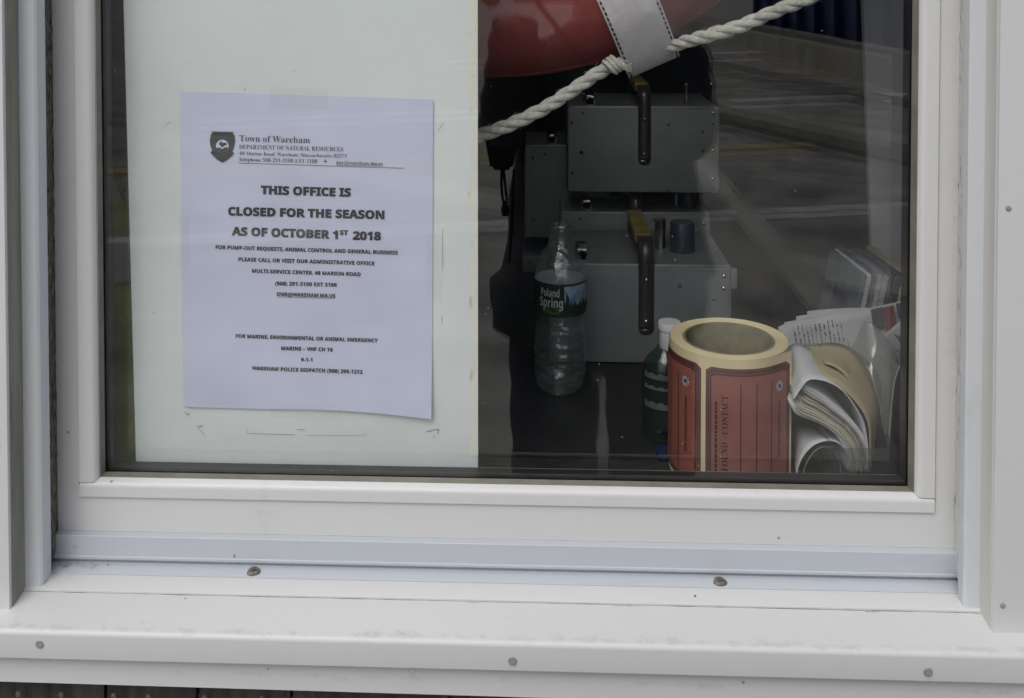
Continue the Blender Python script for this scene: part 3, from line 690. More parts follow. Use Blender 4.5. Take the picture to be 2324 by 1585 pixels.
tcn=N.new('ShaderNodeTexCoord'); L.new(tcn.outputs['Object'],wv.inputs['Vector']); bpn=N.new('ShaderNodeBump'); bpn.inputs['Strength'].default_value=.55; bpn.inputs['Distance'].default_value=.003; L.new(wv.outputs['Fac'],bpn.inputs['Height']); L.new(bpn.outputs[0],bs.inputs['Normal'])
st=q.build('strap',M['strap'],lb,ang=80,thick=.0022)
q=MB()
for sgn in (-1,1):
    q=MB()
    for i in range(66):
        t0=2*PI*i/66; pts=[strap_pt(t0+k*.018,sgn*(SWD-.0026),.0014) for k in range(4)]
        q.tube(pts,.0009,5)
    q.build('stitching',M['black'],st)
def rope(path,name,parent,rad=.0063,pitch=.052,n=None):
    n=n or int(sum((a-b).length for a,b in zip(path,path[1:]))/.0022)
    P=resample(path,n); q=MB(); seg=sum((a-b).length for a,b in zip(P,P[1:]))/(n-1)
    frames=[];up=Vector((0,1,0))
    for i in range(n):
        t=(P[min(i+1,n-1)]-P[max(i-1,0)]).normalized(); up=(up-t*up.dot(t)).normalized(); frames.append((t,up.copy(),t.cross(up)))
    for k in range(3):
        pts=[]
        for i in range(n):
            a=2*PI*(i*seg/pitch)+k*2*PI/3; t,u,b=frames[i]; pts.append(P[i]+(u*math.cos(a)+b*math.sin(a))*rad*.52)
        q.tube(pts,[rad*.60*(1+.06*noise.noise(p*90)) for p in pts],9)
    # fuzz: short stray fibres
    for _ in range(int(n*.5)):
        i=random.randrange(2,n-3); t,u,b=frames[i]; a=random.random()*2*PI; d=(u*math.cos(a)+b*math.sin(a)); p=P[i]+d*rad*.95
        e=p+d*random.uniform(.001,.004)+t*random.uniform(-.008,.008); mid=p.lerp(e,.5)+d*.001
        q.tube([p,mid,e],.00018,3,cap=False)
    return q.build(name,M['rope'],parent,ang=70)
ry=.088
p1=smooth_path([at(960,352,ry+.01),at(1040,325,ry+.005),at(1085,309,ry),at(1150,288,ry),at(1230,250,ry),at(1300,205,ry),at(1350,171,ry+.003),at(1385,152,ry+.015),at(1425,141,ry+.040),at(1470,128,ry+.050),at(1510,111,ry+.044),at(1545,98,ry+.025),at(1610,80,ry),at(1680,61,ry),at(1760,25,ry),at(1830,0,ry),at(1910,-42,ry),at(2000,-110,ry)],400)
gr=rope(p1,'grab_rope',lb)
# wrapped seizing next to the strap
q=MB()
for k,(x,y) in enumerate(((1378,158),(1386,152),(1394,147))):
    c=at(x,y,ry+.007); dirv=(at(1400,140,ry)-at(1360,168,ry)).normalized(); u=Vector((0,1,0)); v=dirv.cross(u)
    q.tube([c+(u*math.cos(a)+v*math.sin(a))*.0080+dirv*.0012*a for a in [i*2*PI/16 for i in range(17)]],.0021,6)
for k in range(7):
    a=at(1402,152,ry+.002); q.tube([a,a+Vector((.006,-.002,-.002+.0012*k*.5)),a+Vector((.013,-.001,-.005+.0014*k))],.0003,4)
q.build('seizing',M['rope'],gr)
q=MB(); q.tube([LC+Vector((0,0,RO-.05)),LC+Vector((0,-.03,RO+.02)),LC+Vector((0,0,RO+.2)),Vector((LC.x,LC.y,2.6))],.005,8); q.build('hanging_cord',M['rope'],lb)

# ------------------------------------------------------------------ metal equipment cases
def rivet(parent,p,r=.0024,m=None,name='rivet'):
    q=MB(); q.lathe([(0,-r*.55),(r*.55,-r*.45),(r,-r*.05),(r*1.05,.0006)],c=p,n=12,axis='Y'); return q.build(name,m or M['casedark'],parent)
def case(label,x0,x1,yf,depth,z0,z1,hx,grip=True,knob=.17,can=None,rz=0,plate=True,rivs=(),leftflange=True,pin=None):
    t=empty('equipment_case',((x0+x1)/2,yf+depth/2,z0),label,'metal case','metal cases on the counter')
    w_,h_=x1-x0,z1-z0
    q=MB(); q.box(x0,x1,yf,yf+depth,z0,z1,.0035,seg=3); q.build('shell',M['case'],t)
    q=MB(); q.box(x0+.010,x1-.004,yf-.0018,yf+.002,z0+.002,z1-.006,.0008); fp=q.build('front_plate',M['case'],t)
    q=MB(); q.box(x0+.002,x1-.002,yf-.001,yf+.004,z1-.0008,z1+.0012,.0006); q.build('top_flange',M['caseedge'],t)
    for u,v in rivs: rivet(fp,Vector((x0+u*w_,yf-.0018,z1-v*h_)),.0026,M['chrome'] if u>.9 else M['casedark'])
    # bail handle: steel bracket riveted to the front, bending over the top, with a grip running back
    hw=.0098; zt=z1+.030
    def prof(yy):
        return None
    q=MB(); path=[(yf-.0025,z1-.082),(yf-.0030,z1-.03),(yf-.0032,z1+.004),(yf-.0025,z1+.018),(yf+.004,z1+.027),(yf+.016,zt),(yf+.030,zt+.001)]
    P=smooth_path([Vector((0,a,b)) for a,b in path],26,2)
    for A,B in zip(P,P[1:]):
        q.quad(Vector((hx-hw,A.y,A.z)),Vector((hx+hw,A.y,A.z)),Vector((hx+hw,B.y,B.z)),Vector((hx-hw,B.y,B.z)))
    bmesh.ops.remove_doubles(q.b,verts=q.b.verts,dist=1e-6)
    # rounded lower end
    q.b.faces.new([q.b.verts.new(Vector((hx+hw*math.cos(a),P[0].y,P[0].z-hw*.75*math.sin(a)))) for a in [i*PI/8 for i in range(9)]])
    h=q.build('handle',M['casedark'],t,thick=.0024)
    yb=yf+depth-.02
    q=MB(); q.box(hx-hw,hx+hw,yb-.014,yb+.016,zt-.0008,zt+.0018); q.prism([(hx-hw,yb+.014,zt+.001),(hx-hw,yb+.022,z1-.002),(hx-hw,yb+.0195,z1-.002),(hx-hw,yb+.0115,zt-.001)],(2*hw,0,0)); q.build('rear_bracket',M['casedark'],h)
    q=MB(); q.box(hx-hw*1.05-.002,hx+hw*1.05-.002,yf+.026,yb-.004,zt-.008,zt+.0052,.0015); gp=q.build('grip',M['yellowgrip'],h)
    for dz in (.018,.072): rivet(h,Vector((hx,yf-.004,z1-dz)),.0026,M['chrome'])
    if knob is not None:
        kx=x0+knob*w_
        q=MB(); q.box(kx-.010,kx+.006,yf+.018,yf+.040,z1,z1+.012,.001); q.lathe([(.0075,0),(.0078,.002),(.0078,.013),(.0070,.0145),(0,.0145)],c=(kx,yf+.016,z1+.006),n=20,axis='Y')
        q.box(kx-.0085,kx+.0065,yf+.016,yf+.055,z1+.0005,z1+.0165,.0015); q.build('knob',M['chrome'],t)
    if can:
        q=MB(); cx,cy,r_,hh=can
        q.lathe([(r_*1.02,0),(r_*1.02,hh*.22),(r_,hh*.23),(r_,hh*.94),(r_*.93,hh),(0,hh)],c=(x0+cx*w_,yf+cy,z1),n=28); q.build('canister',M['bluecan'],t)
        q=MB(); q.lathe([(r_*.45,0),(r_*.45,hh*1.05),(0,hh*1.05)],c=(x0+cx*w_-r_*1.75,yf+cy+.01,z1),n=18); q.build('rod',M['chrome'],t)
    if pin:
        q=MB(); q.lathe([(.0035,0),(.0035,.028),(.0042,.030),(.0042,.035),(0,.036)],c=(x0+pin*w_,yf+.03,z1),n=12); q.build('pin',M['chrome'],t)
    # side latch with rivets
    if can and can[2]>.012:
      q=MB(); q.box(x1-.0005,x1+.007,yf+.002,yf+.010,z1-.030,z1-.004,.001); q.build('latch',M['case'],t)
    return t
def cx(x,Y): return at(x,700,Y).x
rv=((.10,.07),(.025,.18),(.03,.77),(.665,.20),(.665,.965),(.957,.06),(.955,.17),(.89,.28),(.89,.50),(.955,.50),(.955,.83))
YA,YB,YD=.417,.690,.735
ax0,ax1=cx(1246,YA),cx(1661,YA)
case('grey metal case in front on the counter, yellow grip handle, beside the water bottle',ax0,ax1,YA,.178,ZC,ZC+.128,cx(1466,YA),rivs=((.13,.09),(.03,.16),(.715,.20),(.955,.10),(.955,.22),(.90,.33),(.90,.66),(.955,.66),(.08,.60)),knob=.185,can=(.77,.07,.0165,.040))
bx0,bx1=cx(1272,YB),cx(1612,YB)
case('grey metal case behind the front one, lowest of the stack of two',bx0,bx1,YB,.19,ZC,ZC+.130,cx(1443,YB),rivs=((.13,.07),(.045,.16),(.62,.07),(.955,.12)),knob=.18,can=(.88,.05,.010,.028))
YC=.672; c0,c1=cx(1288,YC),cx(1631,YC); zc=ZC+.130+.0363
case('grey metal case on top of the rear stack, just under the rope',c0,c1,YC,.19,zc,zc+.133,cx(1461,YC),rivs=rv,knob=.155,pin=.80)
q=MB(); q.lathe([(0,-.0004),(.0032,-.0004),(.0032,.0004)],c=(c0+.09*(c1-c0),YC-.0024,zc+.133*.47),n=14,axis='Y')
o=q.build('hole',M['black'],None); 
for t in bpy.data.objects:
    if t.name.startswith('equipment_case') and 'on top' in t.get('label',''): o.parent=t; o.matrix_parent_inverse=parent_world(t).inverted()
YD=.80; d0,d1=cx(1190,YD),cx(1400,YD); zd=at(1200,540,YD).z; zd1=at(1200,331,YD).z
case('grey metal case at the left rear, partly hidden behind the stack',d0,d1,YD,.16,zd,zd1,d0+.155,rivs=((.22,.09),(.09,.13),(.10,.80)),knob=.30)
case('darkest metal case at the bottom left rear, under another case',d0-.004,d1,YD+.002,.16,ZC,zd-.033,d0+.155,rivs=((.2,.1),(.08,.3)),knob=.30)

# ------------------------------------------------------------------ water bottle
BY=.336; bc=at(1271,872,BY); bx=bc.x
wb=empty('water_bottle',(bx,BY,ZC),'clear plastic water bottle without cap, green forest label, before the metal case','bottle')
def rib(r,z,a):
    return r*(1+ (.012*math.sin(5*a) if z<.012 else 0))
prof=[(.004,.006),(.014,.002),(.022,.0),(.0275,.004),(.0305,.012),(.0312,.018)]
for k in range(4):
    z0=.020+k*.0125; prof+=[(.0316,z0),(.0318,z0+.004),(.0302,z0+.0075),(.0302,z0+.009),(.0314,z0+.0115)]
prof+=[(.0305,.076),(.0285,.082),(.0275,.088),(.0300,.094),(.0312,.098),(.0312,.136),(.0305,.142),(.0285,.152),(.0245,.163),(.0190,.173),(.0140,.180),(.0128,.184),(.0128,.186),(.0152,.187),(.0152,.189),(.0122,.190),(.0122,.194),(.0130,.195),(.0122,.197),(.0128,.199),(.0122,.2015)]
q=MB(); q.lathe([(r*1.0,z) for r,z in prof],n=48,fn=rib)
fc=[f for f in q.b.faces if len(f.verts)>4 and f.calc_center_median().z>.1]
bmesh.ops.delete(q.b,geom=fc,context='FACES')
for v in q.b.verts:v.co+=Vector((bx,BY,ZC))
q.build('bottle_body',M['pet'],wb,ang=60)
q=MB(); q.lathe([(0,.003)]+[(r*.965,z+.001) for r,z in prof if .001<z<.060]+[(.0295,.0605),(0,.0605)],c=(bx,BY,ZC),n=40); q.build('water',M['water'],wb,ang=60)
Rl=.0319; zl0,zl1=.0975,.137
def cyl(a,z,r=Rl): return Vector((bx+r*math.sin(a),BY-r*math.cos(a),ZC+z))
q=MB(); q.grid(lambda u,v:cyl(-PI+2*PI*u,zl0+(zl1-zl0)*v),64,2,0); lbl=q.build('label',M['lab_green'],wb,thick=0)
q=MB(); q.grid(lambda u,v:cyl(-PI+2*PI*u,zl0+.0004+(zl1-zl0-.0008)*v,Rl-.0004),64,2,0); q.build('label_back',M['lab_in'],lbl)
q=MB(); q.grid(lambda u,v:cyl(R(8)+R(84)*u,zl0+.005+(zl1-zl0-.0075)*v,Rl+.0003),24,2,0); q.build('picture',M['lab_sky'],lbl)
q=MB(); random.seed(11)
for i in range(30):
    a=R(9+82*i/29); hgt=random.uniform(.010,.020); wd=R(3.4)
    q.b.faces.new([q.b.verts.new(p) for p in (cyl(a-wd,zl0+.0055,Rl+.0005),cyl(a+wd,zl0+.0055,Rl+.0005),cyl(a+wd*.3,zl0+.0055+hgt*.7,Rl+.0005),cyl(a,zl0+.0055+hgt,Rl+.0005),cyl(a-wd*.4,zl0+.0055+hgt*.6,Rl+.0005))])
q.grid(lambda u,v:cyl(R(8)+R(84)*u,zl0+.005+.008*v,Rl+.0006),20,1); q.build('trees',M['lab_tree'],lbl)
q=MB(); q.b.faces.new([q.b.verts.new(cyl(R(-20)+R(20)*math.cos(i*2*PI/20),zl0+.0075+.0042*math.sin(i*2*PI/20),Rl+.0007)) for i in range(20)]); q.build('hill',M['lab_hill'],lbl)
q=MB(); q.b.faces.new([q.b.verts.new(cyl(R(-15)+R(34)*math.cos(i*2*PI/24),zl0+.020+.0165*math.sin(i*2*PI/24),Rl+.0006)) for i in range(24)][::-1]); q.build('badge',M['lab_green'],lbl)
q=MB()
text_mesh(q.b,'Poland',lambda u,v:cyl(R(-44)+R(42)*u,zl0+.0245+.0092*v,Rl+.0010),'sans',-.004)
text_mesh(q.b,'Spring',lambda u,v:cyl(R(-47)+R(52)*u,zl0+.0120+.0108*v,Rl+.0010),'sans',-.004)
q.build('lettering',M['lab_text'],lbl,smooth=False,recalc=False)

# ------------------------------------------------------------------ sanitizer bottle
SY=.215; sx=at(1512,1000,SY).x
sb=empty('gel_bottle',(sx,SY,ZC),'small green gel bottle with white flip cap, half hidden by sticker roll','bottle')
def ell(r,z,a): return r*(1-.18*abs(math.sin(a)))
q=MB(); q.lathe([(.012,0),(.024,.001),(.0262,.004),(.0262,.074),(.0250,.082),(.0200,.090),(.0125,.096),(.0115,.099)],c=(sx,SY,ZC),n=36,fn=ell); q.build('bottle_body',M['gel'],sb,ang=50)
q=MB(); q.lathe([(.0100,.097),(.0108,.098),(.0108,.118),(.0122,.1185),(.0124,.124),(.0118,.1262),(0,.1265)],c=(sx+.003,SY,ZC),n=28); q.build('cap',M['capwhite'],sb,ang=40)
q=MB()
for zz,hh in ((.070,.006),(.0585,.0035),(.038,.007)):
    q.grid(lambda u,v:Vector((sx-.0255*math.cos(PI*(.10+.62*u)),SY-.0268*.84*math.sin(PI*(.10+.62*u))-.0006,ZC+zz+hh*v+.0012*math.sin(u*30)*v)),16,1)
q.build('label_bands',M['gelband'],sb)
q=MB(); q.grid(lambda u,v:Vector((sx-.0262*math.cos(PI*(.54+.14*u)),SY-.0262*.86*math.sin(PI*(.54+.14*u))-.0012,ZC+.018+.066*v)),6,1); q.build('white_label',M['capwhite'],sb)
q=MB()
for k in range(13):
    z=ZC+.024+k*.0042; q.box(sx+.0055,sx+.0085+random.uniform(0,.002),SY-.0242,SY-.0225,z,z+.0018)
q.build('fine_print',M['ink'],sb)
q=MB(); q.box(sx-.016,sx+.014,SY-.058,SY-.032,ZC,ZC+.007,.002); o=q.build('blue_box',mat('blue plastic',(.014,.020,.065),.5)); tag(o,'small blue box in front of the gel bottle at its foot','box')

# ------------------------------------------------------------------ roll of red stickers
RY=.150; ro=.0588; zt=ZC+.1335; rcx=at(1658,765,RY).x; rcx=(at(1525,850,RY-.01).x+at(1790,850,RY-.01).x)/2
rl=empty('sticker_roll',(rcx,RY,ZC),'thick roll of red found contact stickers on tan backing standing on end','sticker roll')
ri=.0447
def rc(a,z,r=ro): 
    a0=R(48)                                   # from here the loose end leaves the roll along its tangent
    if a>a0:
        d=(a-a0)*r; lx,ly=r*math.sin(a0)+d*math.cos(a0),-r*math.cos(a0)+d*math.sin(a0)*.98
    else: lx,ly=r*math.sin(a),-r*math.cos(a)
    cc,ss=math.cos(R(-10)),math.sin(R(-10)); return Vector((rcx+lx*cc-ly*ss,RY+lx*ss+ly*cc,z))
q=MB()
pr=[(ri+.0012,ZC),(ro,ZC),(ro,zt-.0006)]
rr=ro
while rr>ri+.0012:
    pr+= [(rr,zt-.0002+.0005*noise.noise(Vector((rr*900,0,0)))),(rr-.0006,zt-.0006+.0004*noise.noise(Vector((rr*900,3,0))))]; rr-=.0012
pr+=[(ri+.0012,ZC)]
q.lathe(pr,c=(rcx,RY,0),n=72,fn=lambda r,z,a:r*(1+.004*math.sin(2*a+1)))
q.build('backing_roll',M['rollpaper'],rl,ang=60)
q=MB(); q.lathe([(ri-.0012,ZC+.001),(ri-.0012,zt-.0004),(ri+.0012,zt-.0004),(ri+.0012,ZC+.001)],c=(rcx,RY,0),n=64); q.build('core',M['core'],rl,ang=60)
q=MB(); q.grid(lambda u,v:rc(R(-95)+R(166.5)*u,ZC+.0005+(zt-.0008-ZC)*v,ro+.0007),70,3); outer=q.build('outer_wrap',M['rollpaper'],rl,ang=60)
def sticker(a0,a1):
    ztop=zt-.0090; zb=ZC+.004
    t=None
    def rrect(u0,u1,z0,z1,cr,lay,m,b):
        pts=[]; n=16
        ca=cr/ro
        for k in range(5): pts.append((u1-ca+ca*math.sin(k*PI/8),z1-cr+cr*math.cos(k*PI/8)))
        base=[]
        # strip mesh so that it follows the cylinder
        for i in range(n+1):
            a=u0+(u1-u0)*i/n; dl=min(a-u0,u1-a); ins=0
            if dl<ca: ins=cr-math.sqrt(max(0,cr*cr-((ca-dl)*ro)**2))
            base.append((a,z0+ins,z1-ins))
        for A,B in zip(base,base[1:]):
            f=b.faces.new([b.verts.new(rc(A[0],A[1],ro+.0010+lay*.00025)),b.verts.new(rc(B[0],B[1],ro+.0010+lay*.00025)),b.verts.new(rc(B[0],B[2],ro+.0010+lay*.00025)),b.verts.new(rc(A[0],A[2],ro+.0010+lay*.00025))]); f.material_index=m
    q=MB(); b=q.b
    g=R(1)
    rrect(a0,a1,zb,ztop,.004,0,1,b)
    rrect(a0+R(2.6),a1-R(2.6),zb+.003,ztop-.003,.003,1,2,b); rrect(a0+R(3.2),a1-R(3.2),zb+.0036,ztop-.0036,.003,2,1,b)
    rrect(a0+R(5.0),a1-R(5.0),zb+.006,ztop-.006,.002,3,2,b); rrect(a0+R(5.8),a1-R(5.8),zb+.0068,ztop-.0068,.002,4,0,b)
    st_=q.build('sticker',[M['redlabel'],M['redlabel_dark'],M['ink']],rl,smooth=False)
    q=MB(); b=q.b
    W=a1-a0; f=lambda t:a0+t*(a1-a0)
    for t in (.358,.525,.703):
        q.grid(lambda u,v:rc(f(t)+R(.45)*(u-.5)*2,zb+.008+(ztop-.014-zb-.008)*v,ro+.0023),1,2)
    text_mesh(b,'FOUND - CONTACT',lambda u,v:rc(f(.232)-v*R(5.8),1.0754+.0735*u,ro+.0024),'serif',-.004)
    text_mesh(b,'Use waterproof marker',lambda u,v:rc(f(.835)-v*R(3.6),1.0838+.0555*u,ro+.0024),'sans',-.01)
    zz=ZC+.024
    while zz<ZC+.090:
        l=random.uniform(.002,.0048); q.grid(lambda u,v:rc(f(.122)-R(2.0)*v+R(.3),zz+l*u,ro+.0024),1,1); zz+=l+.0011
    q.build('lettering',M['ink'],st_,smooth=False,recalc=False)
    q=MB(); b=q.b; ce=f(.815); zc_=1.1534
    pts=[]
    for i in range(36):
        r_=.0046*(1+.16*math.sin(i*2*PI/36*11)+.10*math.sin(i*1.7)); pts.append(b.verts.new(rc(ce+r_*math.cos(i*PI/18)/ro,zc_+r_*1.1*math.sin(i*PI/18),ro+.0025)))
    b.faces.new(pts); q.build('emblem_ring',M['lilac'],st_,smooth=False)
    q=MB(); q.b.faces.new([q.b.verts.new(rc(ce+.0021*math.cos(i*PI/6)/ro,zc_+.0021*math.sin(i*PI/6),ro+.0028)) for i in range(12)]); q.build('emblem_centre',M['navy'],st_,smooth=False)
sticker(R(-21.5),R(68.5)); sticker(R(-116),R(-26))

# ------------------------------------------------------------------ papers at the right
def ruled(front,back,name,m,parent,n=40,th=.0008,nv=6,wob=0):
    F=smooth_path(front,n+1,2); B=smooth_path(back,n+1,2); q=MB()
    def fn(u,v):
        i=round(u*n); p=F[i].lerp(B[i],v)
        return p+Vector((0,0,wob*math.sin(v*7+u*5)))
    q.grid(fn,n,nv); return q.build(name,m,parent,ang=60,thick=th)
k5=350/1387
def c5(x,y,Y): return src(1900+x*k5,780+y*k5,Y)
# newspaper
npz=.215
nw=empty('newspaper',at(1900,900,npz),'folded newspaper with small columns of print behind the curled papers','newspaper')
def sheetq(pts,Y,name,m,parent,n=16,bend=.004,th=.0008):
    P=[at(x,y,Y) for x,y in pts]; q=MB()
    def fn(u,v):
        p=(P[0].lerp(P[1],u)).lerp(P[3].lerp(P[2],u),v); p.y+=bend*math.sin(u*4+v*2); return p
    q.grid(fn,n,n); return q.build(name,m,parent,th and 60 or 60,thick=th) if False else q.build(name,m,parent,ang=60,thick=th)
for i,(dx,dy,dY) in enumerate(((60,-35,.012),(35,-24,.008),(8,-10,.004))):
    sheetq([(1772+dx,742+dy),(2040,700+dy*.1),(2070,980),(1772+dx,980)],npz+dY,'page',M['newsprint'],nw)
def nf(x,y,l=0):
    p=at(x,y,npz); return p
NPt=[at(1766,742,npz),at(1788,733,npz),at(1900,716,npz),at(2080,676,npz)]
q=MB(); topn=smooth_path(NPt,25,2); bot=resample([at(1772,985,npz-.03),at(2080,985,npz-.03)],25)
def nfn(u,v):
    i=round(u*24); p=topn[i].lerp(bot[i],v); return p
q.grid(nfn,24,12); front_page=q.build('page',M['newsprint'],nw,ang=60,thick=.0007)
q=MB(); random.seed(5)
for k in range(17):
    x0=1800+k*9.6; y0=743-k*1.7-2*math.sin(k*.9); ln=130-k*.5; yy=y0
    indent=random.random()<.2
    while yy<y0+ln:
        l=random.uniform(3,12); 
        def wfn(u,v,yy=yy,l=l,x0=x0):
            y_=yy+l*v; x_=x0+(y_-y0)*.16+(2.2+1.6*math.sin(yy*3.1))*u; t=(y_-720)/260; Yp=npz-.03*t-.0012; return at(x_,y_,Yp)
        q.grid(wfn,1,1); yy+=l+1.8
q.build('print',M['newsink'],front_page,smooth=False)
q=MB(); q.grid(lambda u,v:at(1976+26*u+v*6,703-6*u+45*v,npz-.0045-v*.006),3,3); q.build('picture',M['newsblue'],front_page)
q=MB(); q.grid(lambda u,v:at(2002+26*u+v*8,699-6*u+52*v,npz-.0042-v*.006),3,3); q.build('red_panel',M['newsred'],front_page)
q=MB(); q.grid(lambda u,v:at(2033+30*u+v*6,690-6*u+34*v,npz-.0042-v*.006),3,3); q.build('picture',M['newsblue'],front_page)
# loose corner of another sheet on the right
ls=ruled([c5(1028,152,.17),c5(1100,80,.165),c5(1200,5,.16),c5(1300,-60,.16)],[c5(1140,300,.165),c5(1190,330,.16),c5(1250,330,.16),c5(1320,330,.16)],'newspaper_corner',M['newsprint'],None)
tag(ls,'loose newspaper corner with slanted print in the far right corner of window','newspaper')
q=MB()
for k in range(3): q.grid(lambda u,v:c5(1120+k*28+14*u+60*v,150+k*8-6*u+70*v,.158-.002),1,1)
q.build('print',M['newsink'],ls,smooth=False)
# clear plastic bag slumped against the papers
bg_=ruled([c5(840,15,.155),c5(900,40,.150),c5(1020,160,.145),c5(1150,330,.14),c5(1165,420,.14)],[c5(700,300,.16),c5(860,470,.13),c5(960,760,.115),c5(1010,1000,.105),c5(1060,1240,.10)],'plastic_bag',M['bag'],None,nv=14,wob=.0015)
tag(bg_,'crumpled clear plastic bag slumped over the newspaper at the right','plastic bag')
q=MB()
for k in range(4): q.grid(lambda u,v:c5(985+k*26+(60)*v+5*u,345+k*22+130*v,.132-.004*v),1,2)
q.build('printed_lines',M['newsink'],bg_,smooth=False)
sl=ruled([c5(1180,430,.12),c5(1120,600,.11),c5(1090,850,.105),c5(1070,1150,.10),c5(1060,1400,.10)],[c5(1240,430,.15),c5(1190,620,.15),c5(1180,850,.15),c5(1180,1150,.15),c5(1180,1420,.15)],'folded_leaflet',M['newsprint'],None)
tag(sl,'grey folded leaflet standing on edge at the right end of window','leaflet')
# bent bundle of mail: white sheet, tan envelope, page stack, white curl
ml=empty('mail_bundle',c5(600,1460,.09),'bent bundle of mail in a tan envelope right of the sticker roll','mail')
FY,BYY=.085,.185
bend_shift=Vector((.004,0,.0))
def back(pts,sc_=1.0,dx=0,dy=0): return [c5(x+dx,y+dy,BYY) for x,y in pts]
wf=[(146,778),(205,690),(272,592),(330,576),(440,590),(560,640),(660,720),(760,870),(830,985),(852,1120),(868,1230),(872,1480)]
ruled([c5(x,y,FY) for x,y in wf],[c5(x,y,BYY-.015) for x,y in ((60,470),(80,330),(108,250),(190,228),(262,256),(330,300),(420,380),(520,500),(600,620),(650,760),(680,900),(690,1150))],'white_sheet',M['whitepaper'],ml)
tf_=[(262,262),(330,400),(440,592),(600,640),(740,760),(840,880),(905,1000),(925,1170),(930,1300),(925,1480)]
ruled([c5(290,330,.150),c5(360,450,.12),c5(446,586,FY+.004),c5(600,645,FY+.004),c5(730,770,FY+.004),c5(830,900,FY+.004),c5(880,1020,FY+.004),c5(885,1160,FY+.004),c5(890,1480,FY+.004)],
      [c5(270,255,.182),c5(380,250,.19),c5(500,222,.19),c5(690,258,.185),c5(900,420,.175),c5(990,600,.16),c5(1002,720,.15),c5(965,900,.13),c5(938,1160,.115),],'tan_envelope',M['kraft'],ml)
ruled([c5(450,425,.120),c5(540,450,.115),c5(640,520,.112),c5(720,640,.110),c5(780,760,.108)],[c5(380,250,.187),c5(500,228,.187),c5(660,262,.182),c5(760,330,.175),c5(840,420,.165)],'tan_flap',M['kraft'],ml)
up_=[(245,645),(330,690),(430,745),(560,860),(680,960),(790,1075),(850,1190),(880,1300),(890,1480)]
lo_=[(150,845),(178,935),(300,975),(420,1020),(560,1105),(640,1210),(670,1300),(680,1400),(684,1480)]
U=[c5(x,y,FY+.008) for x,y in up_]; Lw=[c5(x,y,FY+.008) for x,y in lo_]
random.seed(9)
for k in range(13):
    t=k/12; jit=random.uniform(-.003,.004)
    f_=[a.lerp(b_,t)+Vector((0,jit,0)) for a,b_ in zip(U,Lw)]
    if 2<k<10: f_[0]=f_[0].lerp(f_[1],random.uniform(.1,.7))
    b_=[p+Vector((-.004,.085,.002)) for p in f_]
    ruled(f_,b_,'page',[M['pages'],M['whitepaper'],M['creampages']][0 if k in(2,3,4,5,9) else (2 if k in(6,7,10) else 1)],ml,n=30,th=.0016,nv=2)
cf=[(176,1500),(200,1400),(245,1310),(335,1215),(450,1170),(560,1180),(640,1240),(680,1330)]
cb=[(150,1350),(150,1150),(150,1010),(240,1000),(380,1020),(520,1080),(600,1180),(650,1280)]
ruled([c5(x,y,FY+.004) for x,y in cf],[c5(x,y,BYY-.01) for x,y in cb],'white_curl',M['whitepaper'],ml)
ruled([c5(x,y,FY+.012) for x,y in ((240,1500),(270,1390),(350,1270),(440,1225),(540,1260),(600,1380),(610,1500))],[c5(x,y,BYY-.01) for x,y in ((260,1300),(290,1230),(360,1190),(440,1170),(520,1190),(570,1260),(590,1350))],'inner_curl',M['pages'],ml)
# clear tray front edge
ty=.072
tr=empty('plastic_tray',c5(800,1460,ty),'clear plastic tray holding the bent mail at the lower right','tray')
q=MB(); A=c5(540,1240,ty); B=c5(1150,1240,ty); zb=1.1
q.box(A.x,B.x,ty-.001,ty+.001,ZC,A.z,.0006); q.build('front_wall',M['tray'],tr)
q=MB(); q.box(B.x-.001,B.x+.001,ty+.001,ty+.11,ZC,A.z,.0006); q.build('side_wall',M['tray'],tr)
q=MB(); q.box(A.x-.001,A.x+.001,ty+.001,ty+.11,ZC,A.z,.0006); q.build('side_wall',M['tray'],tr)
